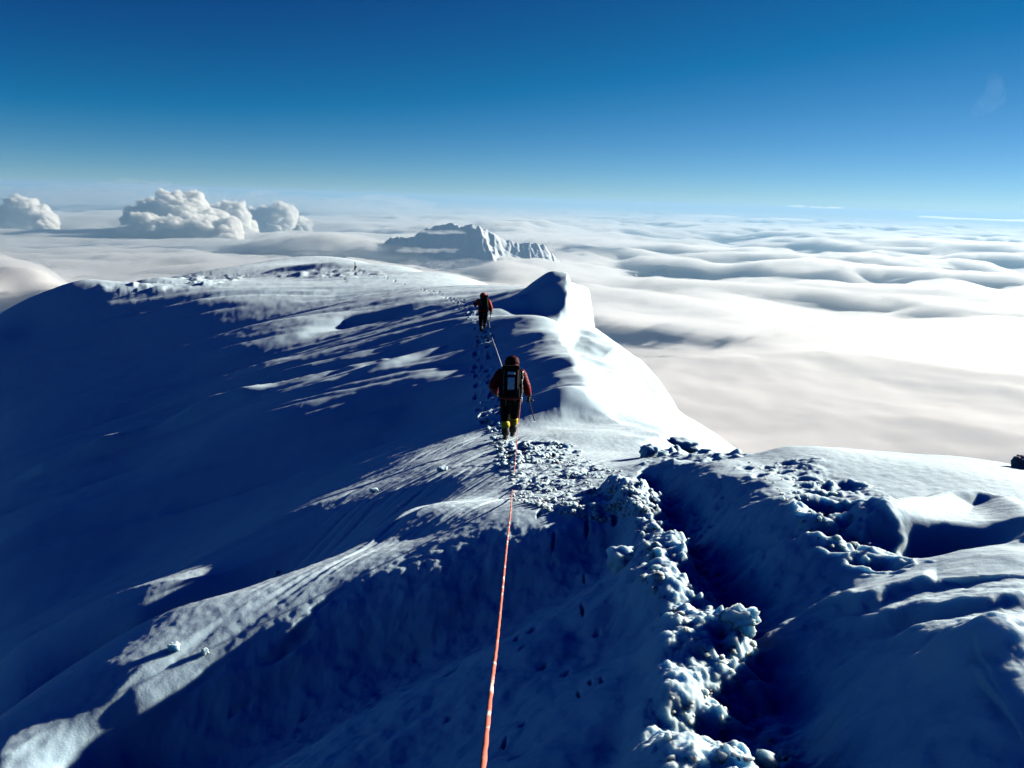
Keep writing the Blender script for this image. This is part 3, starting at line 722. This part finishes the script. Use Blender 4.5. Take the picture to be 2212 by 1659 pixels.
def hand(bm, wrist, d, side, curl=1.0, g=0.0):
    """palm, four bent fingers of different length and a thumb"""
    w = Vector(wrist); d = Vector(d).normalized(); s = Vector((side, 0, 0)); s = (s - d * s.dot(d)).normalized(); f = d.cross(s) * side
    ring_tube(bm, [w, w + d * .05, w + d * .10], [(.03 + g, .022 + g), (.042 + g, .024 + g), (.040 + g, .020 + g)], 10)
    # row of fingers across the palm, closing forward
    for i, L in enumerate((.070, .080, .074, .058)):
        k = w + d * .095 + f * (.030 - .020 * i)
        p1 = k + d * L * .45 + s * (-.012 * curl); p2 = p1 + d * L * .18 * (1 - .6 * curl) - s * L * .42 * curl; p3 = p2 - d * L * .25 * curl - s * L * .12
        ring_tube(bm, [k - d * .02, k, p1, p2, p3], [.012 + g, .0115 + g, .011 + g, .010 + g, .008 + g], 8)
    t0 = w + d * .035 + f * .035; ring_tube(bm, [t0 - f * .02, t0, t0 + d * .035 + f * .022 - s * .01, t0 + d * .06 + f * .015 - s * .03], [.013 + g, .0135 + g, .012 + g, .009 + g], 8)

def climber(loc, rz, scale, J, red, label):
    """J: joints in metres, figure facing +Y"""
    root = empty('person', loc, rz, scale); tag(root, label, 'person', 'roped climbers on the ridge')
    V = Vector
    # --- body: one continuous skin
    bm = bmesh.new()
    ring_tube(bm, [J['pelvis'], J['belly'], J['chest'], J['neck0']], [(.155, .11), (.14, .105), (.175, .125), (.075, .07)], 18)
    ring_tube(bm, [J['neck0'], J['neck'], J['head']], [.065, .058, .06], 12)
    ball(bm, J['head'], .098, .82, 1.0, 1.18)
    hd = V(J['head']); fw = V((0, math.cos(.5), -math.sin(.5)))
    ball(bm, hd + fw * .098 + V((0, 0, -.012)), .016, .8, 1.2, 1.5, 2)          # nose
    ball(bm, hd + fw * .085 + V((0, 0, -.07)), .03, 1.1, .8, .7, 2)               # jaw and mouth
    for sx in (-1, 1):
        ball(bm, hd + V((sx * .082, -.005, -.01)), .024, .45, .8, 1.3, 2)           # ears
        ball(bm, hd + fw * .085 + V((sx * .033, 0, .025)), .013, 1, .6, .7, 2)      # eyes
    for sd, sx in (('l', -1), ('r', 1)):
        ring_tube(bm, [J['hip' + sd], J['knee' + sd], J['ank' + sd]], [.085, .058, .040], 12)
        a = V(J['ank' + sd]); ring_tube(bm, [a + V((0, -.05, -.045)), a + V((0, .06, -.05)), a + V((0, .16, -.065))], [(.036, .03), (.042, .03), (.034, .016)], 10)
        ring_tube(bm, [J['sh' + sd], J['el' + sd], J['wr' + sd]], [.055, .042, .030], 12)
        w = V(J['wr' + sd]); hand(bm, w, w - V(J['el' + sd]) + V(J['hd' + sd]), sx)
    finish('body', bm, M_SKIN, root, .011, 2)
    # --- quilted down jacket with hood
    bm = bmesh.new()
    ring_tube(bm, [V(J['pelvis']) + V((0, -.01, -.08)), J['pelvis'], J['belly'], J['chest'], J['neck0'], V(J['neck0']) + V((0, .02, .06))], [(.235, .185), (.250, .195), (.240, .19), (.265, .185), (.180, .145), (.10, .10)], 22, .07, .075)
    for sd, sx in (('l', -1), ('r', 1)):
        w = V(J['wr' + sd]); e = V(J['el' + sd])
        ring_tube(bm, [V(J['sh' + sd]) + V((-sx * .05, 0, .01)), J['sh' + sd], J['el' + sd], w - (w - e).normalized() * .0], [.112, .122, .105, .072], 16, .09, .07)
    finish('jacket', bm, red, root, .012, 2)
    bm = bmesh.new()
    ring_tube(bm, [V(J['neck0']) + V((0, -.03, -.01)), J['neck'], hd + V((0, -.012, .0)), hd + V((0, -.01, .09)), hd + V((0, .0, .135))], [(.18, .14), (.155, .140), (.160, .160), (.125, .13), (.055, .055)], 18, .06, .07)
    finish('hood', bm, J['hood'], root, .012, 2)
    for sd, sx in (('l', -1), ('r', 1)):
        bm = bmesh.new(); w = V(J['wr' + sd]); d = w - V(J['el' + sd]) + V(J['hd' + sd]); hand(bm, w, d, sx, 1.0, .009)
        ring_tube(bm, [w - d.normalized() * .06, w, w + d.normalized() * .03], [.062, .060, .045], 12)
        finish('glove', bm, M_GLOVE, root, .007, 1)
    # --- trousers
    bm = bmesh.new()
    ring_tube(bm, [V(J['pelvis']) + V((0, 0, .10)), J['pelvis'], V(J['pelvis']) + V((0, 0, -.11))], [(.17, .13), (.195, .155), (.13, .11)], 18)
    for sd in 'lr':
        k = V(J['knee' + sd]); a = V(J['ank' + sd])
        ring_tube(bm, [V(J['hip' + sd]) + V((0, 0, .04)), V(J['hip' + sd]).lerp(k, .35), k, k.lerp(a, .33)], [.122, .124, .104, .094], 16, .03, .12)
    finish('trousers', bm, M_TROUS, root, .012, 3)
    # --- gaiters and boots
    for sd in 'lr':
        k = V(J['knee' + sd]); a = V(J['ank' + sd])
        bm = bmesh.new(); ring_tube(bm, [k.lerp(a, .22), k.lerp(a, .45), k.lerp(a, .66)], [.095, .099, .090], 16, .03, .05)
        g = finish('gaiter', bm, J['gaiter'], root)
        bm = bmesh.new(); ring_tube(bm, [k.lerp(a, .62), k.lerp(a, .9), a + V((0, -.005, -.03))], [.090, .088, .078], 14)
        ring_tube(bm, [a + V((0, -.075, -.045)), a + V((0, .03, -.05)), a + V((0, .13, -.065)), a + V((0, .20, -.07))], [(.045, .048), (.056, .052), (.056, .038), (.035, .025)], 12)
        bt = finish('boot', bm, M_BOOT, root, .012, 2)
        bm = bmesh.new(); ring_tube(bm, [a + V((0, -.088, -.088)), a + V((0, .0, -.090)), a + V((0, .12, -.092)), a + V((0, .215, -.090))], [(.047, .014), (.050, .014), (.058, .014), (.036, .012)], 12)
        finish('sole', bm, M_SOLE, bt)
        bm = bmesh.new()
        for px_, py_ in ((-.04, -.06), (.04, -.06), (-.045, .05), (.045, .05), (-.05, .13), (.05, .13), (-.02, .21), (.02, .21)):
            ring_tube(bm, [a + V((px_, py_, -.09)), a + V((px_ * 1.05, py_, -.128))], [.008, .003], 6)
        ring_tube(bm, [a + V((-.05, -.095, -.075)), a + V((0, -.11, -.075)), a + V((.05, -.095, -.075))], [.006, .006, .006], 6)
        ring_tube(bm, [a + V((-.045, -.07, -.088)), a + V((-.05, .05, -.09)), a + V((-.05, .13, -.09)), a + V((-.02, .215, -.088)), a + V((.02, .215, -.088)), a + V((.05, .13, -.09)), a + V((.05, .05, -.09)), a + V((.045, -.07, -.088)), a + V((.05, -.095, -.08)), a + V((0, -.11, -.075))], [.009] * 10, 6)
        finish('crampon', bm, M_STEEL, bt, .006, 0)
    # --- harness belt
    bm = bmesh.new(); pv = V(J['pelvis']); n = 24
    ring = [(pv + V((math.cos(t) * .225, math.sin(t) * .178, .03 + .012 * math.sin(2 * t)))) for t in [2 * math.pi * i / n for i in range(n)]]
    for i in range(n): ring_tube(bm, [ring[i], ring[(i + 1) % n]], [(.016, .024)] * 2, 6)
    for sd in 'lr':
        h = V(J['hip' + sd]); k = V(J['knee' + sd]); c = h.lerp(k, .22)
        lr_ = [c + V((math.cos(t) * .118, math.sin(t) * .118, .02 * math.sin(t))) for t in [2 * math.pi * i / 16 for i in range(16)]]
        for i in range(16): ring_tube(bm, [lr_[i], lr_[(i + 1) % 16]], [(.010, .018)] * 2, 6)
        ring_tube(bm, [h + V((0, -.13, .06)), c + V((0, -.12, 0))], [(.018, .012)] * 2, 6)
    finish('harness', bm, M_STRAP, root, .011, 0)
    return root

def backpack(loc, rz, scale, c, size, label, panel=False, tilt=-.22):
    root = empty('backpack', loc, rz, scale); tag(root, label, 'backpack')
    Rm = Matrix.Rotation(tilt, 3, 'X'); c = Vector(c); sx, sy, sz = size
    bm = bmesh.new()
    rbox(bm, c, (sx, sy, sz), .07, Rm); rbox(bm, c + Rm @ Vector((0, -.02, -sz * .30)), (sx * 1.03, sy * .95, sz * .42), .06, Rm)
    finish('pack_body', bm, M_BLACK, root, .014, 3)
    bm = bmesh.new(); rbox(bm, c + Rm @ Vector((0, -.01, sz * .53)), (sx * .96, sy * 1.06, sz * .22), .055, Rm); finish('pack_lid', bm, M_BLACK, root, .014, 2)
    for s in (-1, 1):
        bm = bmesh.new(); rbox(bm, c + Rm @ Vector((s * sx * .53, .0, -sz * .18)), (sx * .16, sy * .7, sz * .45), .03, Rm); finish('side_pocket', bm, M_BLACK, root)
        bm = bmesh.new()
        ring_tube(bm, [c + Rm @ Vector((s * sx * .34, sy * .5, sz * .46)), c + Rm @ Vector((s * sx * .36, sy * .5 + .16, sz * .44)), c + Rm @ Vector((s * sx * .40, sy * .5 + .27, sz * .18)), c + Rm @ Vector((s * sx * .45, sy * .5 + .12, -sz * .22))], [(.030, .010)] * 4, 8)
        finish('shoulder_strap', bm, M_STRAP, root)
        bm = bmesh.new()
        ring_tube(bm, [c + Rm @ Vector((s * sx * .36, -sy * .57, sz * .48)), c + Rm @ Vector((s * sx * .37, -sy * .56, 0)), c + Rm @ Vector((s * sx * .36, -sy * .53, -sz * .45))], [(.010, .004)] * 3, 6)
        finish('strap', bm, M_STRAP, root)
    if panel:
        for zc, hz_, w0 in ((sz * .36, .06, .155), (sz * .0, .26, .145)):
            bm = bmesh.new(); rbox(bm, c + Rm @ Vector((.01, -sy * .53 - .012, zc)), (w0, .022, hz_), .010, Rm)
            for v in bm.verts: v.co.y += .006 * math.sin(v.co.z * 45) 
            finish('pale_panel', bm, M_PALE, root)['label'] = 'pale grey panel on the back of the black pack'
        bm = bmesh.new()
        for i in range(7):
            t = i / 6; p = c + Rm @ Vector((sx * .62 + .01 * math.sin(i * 2.1), -sy * .12, sz * (.45 - .95 * t)))
            ring_tube(bm, [p, p + Vector((.006, .004, -.045)), p + Vector((-.006, -.004, -.115))], [.012, .015, .012], 7)
        finish('gear_sling', bm, M_STEEL, root, .008, 0)
    return root

def ice_axe(head, tip, label):
    h, t = Vector(head), Vector(tip); root = empty('ice_axe', tuple(h)); tag(root, label, 'ice axe'); d = t - h
    bm = bmesh.new(); ring_tube(bm, [Vector((0, 0, 0)), d * .5, d * .93], [(.013, .009)] * 3, 8); finish('shaft', bm, M_BOOT, root)
    bm = bmesh.new(); ring_tube(bm, [d * .92, d], [.010, .003], 8); finish('spike', bm, M_STEEL, root)
    bm = bmesh.new(); ring_tube(bm, [Vector((.10, .02, .0)), Vector((.03, .0, .012)), Vector((-.05, -.01, .010)), Vector((-.11, -.02, -.015)), Vector((-.16, -.03, -.05))], [(.006, .022), (.008, .014), (.007, .014), (.006, .012), (.003, .004)], 8); finish('pick', bm, M_BOOT, root)
    return root

# near climber
g1 = ground(1100, 950, Z); r1 = math.hypot(g1[0], g1[1]); top1 = at(1110, 770, r1 + .15)
SC1 = (top1[2] - g1[2]) / 1.80
yaw1 = -math.atan2(g1[0], g1[1])
print('climber1', g1, 'height', top1[2] - g1[2])
o1 = np.array([g1[0], g1[1], height(g1[0], g1[1])])
def gz(x, y, o, s): return (height(o[0] + x * s, o[1] + y * s) - o[2]) / s
lx, ly = -.085, .02; rx_, ry_ = .065, .40
zl, zr = gz(lx, ly, o1, SC1), gz(rx_, ry_, o1, SC1)
J1 = dict(pelvis=(-.01, .10, .95), belly=(-.01, .11, 1.10), chest=(-.01, .19, 1.32), neck0=(0, .27, 1.50), neck=(0, .31, 1.56), head=(.01, .36, 1.65),
          hipl=(-.10, .12, .88), kneel=(-.105, .16, .48 + zl * .5), ankl=(lx, ly, .13 + zl), hipr=(.10, .14, .88), kneer=(.095, .36, .52), ankr=(rx_, ry_, .14 + zr),
          shl=(-.21, .20, 1.42), ell=(-.38, .14, 1.17), wrl=(-.33, .30, .96), hdl=(.1, .2, -.1), shr=(.20, .20, 1.42), elr=(.31, .13, 1.18), wrr=(.39, .17, .95), hdr=(0, 0, -.3), gaiter=M_YEL, hood=M_HOOD)
climber(tuple(o1), yaw1, SC1, J1, M_RED, 'nearer climber seen from behind in dark red down jacket, black trousers and yellow gaiters')
backpack(tuple(o1), yaw1, SC1, (-.01, -.07, 1.26), (.40, .26, .60), 'black backpack with a pale grey panel on the nearer climber', True)
hx = Vector((.395, .175, .84)) * SC1; hx.rotate(Matrix.Rotation(yaw1, 3, 'Z')); hx = Vector(o1) + hx
tipw = Vector(at(1156, 914, math.hypot(hx.x, hx.y) + .22))
ice_axe(hx, tipw, 'ice axe hanging from the right hand of the nearer climber')
# far climber
g2 = ground(1043, 716, Z); r2 = math.hypot(g2[0], g2[1]); top2 = at(1042, 631, r2 + .1)
SC2 = (top2[2] - g2[2]) / 1.82; yaw2 = -math.atan2(g2[0], g2[1]) + .05
print('climber2', g2, 'height', top2[2] - g2[2])
o2 = np.array([g2[0], g2[1], height(g2[0], g2[1])])
zl, zr = gz(-.09, .0, o2, SC2), gz(.10, .30, o2, SC2)
J2 = dict(pelvis=(0, .10, .95), belly=(0, .10, 1.10), chest=(0, .15, 1.31), neck0=(0, .20, 1.47), neck=(0, .22, 1.53), head=(-.01, .26, 1.65),
          hipl=(-.10, .10, .90), kneel=(-.10, .12, .50), ankl=(-.09, .0, .13 + zl), hipr=(.10, .12, .90), kneer=(.11, .28, .52), ankr=(.10, .30, .14 + zr),
          shl=(-.20, .16, 1.40), ell=(-.40, .18, 1.24), wrl=(-.22, .40, 1.36), hdl=(.3, .2, .3), shr=(.21, .15, 1.40), elr=(.33, .10, 1.14), wrr=(.36, .14, .92), hdr=(0, 0, -.3), gaiter=M_TROUS, hood=M_ORANGE)
climber(tuple(o2), yaw2, SC2, J2, M_ORANGE, 'farther climber seen from behind in orange red jacket with left elbow raised')
backpack(tuple(o2), yaw2, SC2, (.03, -.09, 1.33), (.36, .24, .60), 'tall plain black backpack on the farther climber', False, -.12)
hx = Vector((.365, .145, .83)) * SC2; hx.rotate(Matrix.Rotation(yaw2, 3, 'Z')); hx = Vector(o2) + hx
ice_axe(hx, Vector(at(1057, 703, math.hypot(hx.x, hx.y) + .15)), 'ice axe hanging from the right hand of the farther climber')

# ---- rope
def rope_mat(name, c0, c1, thr):
    m = bpy.data.materials.new(name); m.use_nodes = True; t = m.node_tree; b = t.nodes['Principled BSDF']; b.inputs['Roughness'].default_value = .8
    tc = t.nodes.new('ShaderNodeTexCoord'); n = t.nodes.new('ShaderNodeTexNoise'); n.inputs['Scale'].default_value = 9; n.inputs['Detail'].default_value = 6
    n2 = t.nodes.new('ShaderNodeTexNoise'); n2.inputs['Scale'].default_value = 160
    add = t.nodes.new('ShaderNodeMath'); add.operation = 'ADD'; sc = t.nodes.new('ShaderNodeMath'); sc.operation = 'MULTIPLY'; sc.inputs[1].default_value = .45
    r = t.nodes.new('ShaderNodeValToRGB'); r.color_ramp.elements[0].position = thr; r.color_ramp.elements[1].position = thr + .06
    r.color_ramp.elements[0].color = (*c0, 1); r.color_ramp.elements[1].color = (*c1, 1)
    t.links.new(tc.outputs['Object'], n.inputs['Vector']); t.links.new(tc.outputs['Object'], n2.inputs['Vector'])
    t.links.new(n2.outputs[0], sc.inputs[0]); t.links.new(n.outputs[0], add.inputs[0]); t.links.new(sc.outputs[0], add.inputs[1]); t.links.new(add.outputs[0], r.inputs[0]); t.links.new(r.outputs[0], b.inputs['Base Color'])
    return m
def rope(pts, rad_, m, label, seed=0):
    P = [Vector(p) for p in pts]; Q = []
    for i in range(len(P) - 1):
        a, b, c, d = P[max(i - 1, 0)], P[i], P[i + 1], P[min(i + 2, len(P) - 1)]
        k = max(4, int((c - b).length / .035))
        for j in range(k):
            t = j / k; Q.append(.5 * ((2 * b) + (c - a) * t + (2 * a - 5 * b + 4 * c - d) * t * t + (-a + 3 * b - 3 * c + d) * t ** 3))
    Q.append(P[-1]); n = 10; bm = bmesh.new(); rings = []; rr = random.Random(seed)
    for i, s in enumerate(Q):
        d = (Q[min(i + 1, len(Q) - 1)] - Q[max(i - 1, 0)]).normalized(); a = d.cross(Vector((0, 0, 1))).normalized(); b = a.cross(d)
        tw = i * .8
        rings.append([bm.verts.new(s + (a * math.cos(2 * math.pi * q / n) + b * math.sin(2 * math.pi * q / n)) * rad_ * (1 + .10 * math.cos(2 * (2 * math.pi * q / n + tw)) + .05 * rr.uniform(-1, 1))) for q in range(n)])
    for r0, r1_ in zip(rings[:-1], rings[1:]):
        for q in range(n): bm.faces.new((r0[q], r0[(q + 1) % n], r1_[(q + 1) % n], r1_[q]))
    o = finish('climbing_rope', bm, m); tag(o, label, 'rope'); return o
hip1 = Vector((.225, .06, .93)) * SC1; hip1.rotate(Matrix.Rotation(yaw1, 3, 'Z')); hip1 = Vector(o1) + hip1
RP = [at(1034, 1760, .95)] + [at(x, y, r) for x, y, r in [(1043, 1659, 1.15), (1062, 1480, 1.8), (1076, 1365, 2.55), (1094, 1186, 3.95), (1103, 1105, 6.0)]]
for x, y in [(1106, 1068), (1112, 1010), (1117, 965)]:
    p = ground(x, y, Z); p[2] = height(p[0], p[1]) + .035; RP.append(p)
RP[-1][2] += .22
RP.append(np.array(hip1))
rope(RP, .0056, rope_mat('orange_rope', (.56, .13, .085), (.80, .74, .72), .80), 'orange red rope from the camera up to the hip of the nearer climber', 1)
f1 = Vector((-.05, .34, .98)) * SC1; f1.rotate(Matrix.Rotation(yaw1, 3, 'Z')); f1 = Vector(o1) + f1
hip2 = Vector((.20, .05, .92)) * SC2; hip2.rotate(Matrix.Rotation(yaw2, 3, 'Z')); hip2 = Vector(o2) + hip2
rope([f1, at(1085, 794, 18.6), at(1074, 760, 26), at(1066, 738, 32), at(1060, 718, r2 - .6), hip2], .0075, rope_mat('frosted_rope', (.70, .50, .42), (.85, .84, .82), .60), 'thin frosted rope running on between the two climbers', 2)

# ---- marker pole on the far dome
gp = ground(767, 584, Z); rp = math.hypot(gp[0], gp[1]); hp = at(767, 565, rp)[2] - gp[2]
pr = empty('marker_pole', (gp[0], gp[1], height(gp[0], gp[1]) - .1)); tag(pr, 'thin dark marker pole on the far snow dome at the skyline', 'pole')
bm = bmesh.new(); ring_tube(bm, [Vector((0, 0, 0)), Vector((.03, 0, hp * .5)), Vector((-.04, 0, hp))], [.10, .08, .06], 8); finish('pole', bm, M_BLACK, pr)
bm = bmesh.new(); rbox(bm, (.12, 0, hp * .45), (.35, .06, .30), .05); rbox(bm, (-.06, 0, hp * .30), (.22, .06, .4), .05); finish('flag', bm, M_BLACK, pr)

# ---- loose snow blocks and a rock
def boulder(name, px, py, size, seed, m, label, cat, group=None, rot=0.0, sink=.25, rough=.22, boxy=.5):
    g = ground(px, py, Z); bm = bmesh.new(); bmesh.ops.create_icosphere(bm, subdivisions=4, radius=.5)
    co = np.array([v.co[:] for v in bm.verts]); nrm = np.abs(co).max(1, keepdims=True)
    co = co * (1 - boxy) + boxy * co / nrm * .45
    d = 1 + rough * fbm(co[:, 0] * 3 + seed, co[:, 1] * 3 + co[:, 2] * 2.7 + seed, 4, 400 + seed)
    for v, c, k in zip(bm.verts, co, d): v.co = Vector((c[0] * size[0] * k, c[1] * size[1] * k, c[2] * size[2] * k))
    o = finish(name, bm, m); o.location = (g[0], g[1], height(g[0], g[1]) + size[2] * (.5 - sink)); o.rotation_euler = (.1 * math.sin(seed), .12 * math.cos(seed * 2), rot)
    return tag(o, label, cat, group)
GB = 'loose snow blocks on the ridge'
boulder('snow_block', 1474, 966, (.66, .42, .30), 3, SNOW, 'large flat slab of wind packed snow at the edge behind the trench end', 'snow block', GB, .15, .35)
boulder('snow_block', 1401, 985, (.26, .26, .26), 5, SNOW, 'upright knobbly snow block left of the large flat slab', 'snow block', GB, .4, .3)
boulder('snow_block', 1432, 985, (.18, .16, .10), 8, SNOW, 'small snow lump between the upright block and the flat slab', 'snow block', GB, .9)
boulder('snow_block', 1350, 1222, (.24, .20, .20), 9, SNOW, 'bulging snow lump overhanging the left side of the trench berm', 'snow block', GB, .2, .35)
boulder('snow_block', 1600, 1352, (.10, .17, .11), 12, SNOW, 'sunlit heap of snow standing alone on the trench floor', 'snow block', GB, .6, .2, .5)
boulder('snow_chunk', 376, 1404, (.10, .07, .07), 15, SNOW, 'bright snow chunk at the lower left tip of the sunlit band', 'snow chunk', GB, .2, .1)
boulder('snow_chunk', 443, 1412, (.06, .05, .05), 17, SNOW, 'second, smaller bright snow chunk right of the one at the band tip', 'snow chunk', GB, .7, .1)
boulder('snow_chunk', 808, 1063, (.16, .09, .09), 19, SNOW, 'snow chunk lying on the upper sunlit band left of the rope', 'snow chunk', GB, .4, .1)
boulder('snow_chunk', 955, 1018, (.20, .12, .10), 21, SNOW, 'snow chunk on the sunlit band below the nearer climber and to the left', 'snow chunk', GB, .5, .1)
boulder('snow_chunk', 597, 1240, (.07, .06, .06), 23, SNOW, 'tiny snow chunk on the dark upper edge of the sunlit band', 'snow chunk', GB, .5, .1)
M_ROCK = mat('rock', (.26, .25, .33), .9, .6, 9)
boulder('rock', 2208, 1012, (.20, .18, .15), 27, M_ROCK, 'dark purple grey rock sticking out of the snow at the right edge', 'rock', None, .5, .1, .3)

# ---- crumbled snow: loose crumbs nobody could count
rcb = np.random.RandomState(21)
def crumbs(name, areas, label):
    protos = []
    for k in range(5):
        b = bmesh.new(); bmesh.ops.create_icosphere(b, subdivisions=2, radius=.5); co = np.array([v.co[:] for v in b.verts]); fa = np.array([[v.index for v in f.verts] for f in b.faces]); b.free()
        protos.append((co * (1 + .5 * fbm(co[:, 0] * 2.2 + k, co[:, 1] * 2.2 + co[:, 2] * 1.7, 3, 500 + k)[:, None]) * np.array([1, .8, .7]), fa))
    VV, FF, off = [], [], 0
    for pts, n, s0, s1 in areas:
        P = np.array(pts, float)
        for i in range(n):
            a, b, c = P[rcb.randint(len(P))], P[rcb.randint(len(P))], P[rcb.randint(len(P))]
            w = rcb.dirichlet((1, 1, 1)); px, py = a * w[0] + b * w[1] + c * w[2]
            g = ground(px, py, Z); s = s0 * (s1 / s0) ** (rcb.rand() ** 2.2)
            co, fa = protos[rcb.randint(5)]; t = rcb.rand() * 6.28; R_ = np.array([[math.cos(t), -math.sin(t), 0], [math.sin(t), math.cos(t), 0], [0, 0, 1]])
            VV.append(co @ R_.T * s * (1 + .3 * rcb.randn(3).clip(-1, 1)) + [g[0], g[1], height(g[0], g[1]) + s * .02]); FF.append(fa + off); off += len(co)
    V_, F_ = np.concatenate(VV), np.concatenate(FF)
    me = bpy.data.meshes.new(name); me.from_pydata(V_.tolist(), [], F_.tolist()); me.materials.append(SNOW); me.polygons.foreach_set('use_smooth', np.ones(len(me.polygons), bool))
    o = bpy.data.objects.new(name, me); COL.objects.link(o); return tag(o, label, 'snow', kind='stuff')
crumbs('snow_crumbs', [([(1105, 1020), (1250, 985), (1400, 1040), (1420, 1100), (1300, 1125), (1180, 1100), (1110, 1080)], 650, .02, .075),
                       ([(1340, 1055), (1410, 1100), (1425, 1250), (1400, 1180)], 40, .02, .09), ([(1380, 1240), (1480, 1330), (1530, 1420), (1440, 1300)], 30, .015, .05), ([(1470, 1400), (1540, 1480), (1500, 1640), (1450, 1640), (1440, 1560)], 25, .015, .04),
                       ([(1470, 1100), (1550, 1250), (1640, 1420), (1560, 1400)], 40, .02, .06), ([(1560, 1420), (1700, 1640), (1560, 1640)], 40, .015, .06),
                       ([(1045, 905), (1085, 920), (1080, 960), (1130, 1000), (1090, 1010)], 220, .04, .16), ([(1130, 960), (1230, 960), (1210, 1000), (1140, 1000)], 120, .04, .13),
                       ([(1030, 728), (1065, 725), (1070, 745), (1030, 750)], 70, .06, .2), ([(985, 650), (1030, 670), (1010, 690)], 50, .08, .25),
                       ([(1620, 1000), (1800, 1060), (1880, 1180), (1780, 1180), (1700, 1080)], 60, .02, .06)], 'loose crumbs of broken snow along the track and trench')
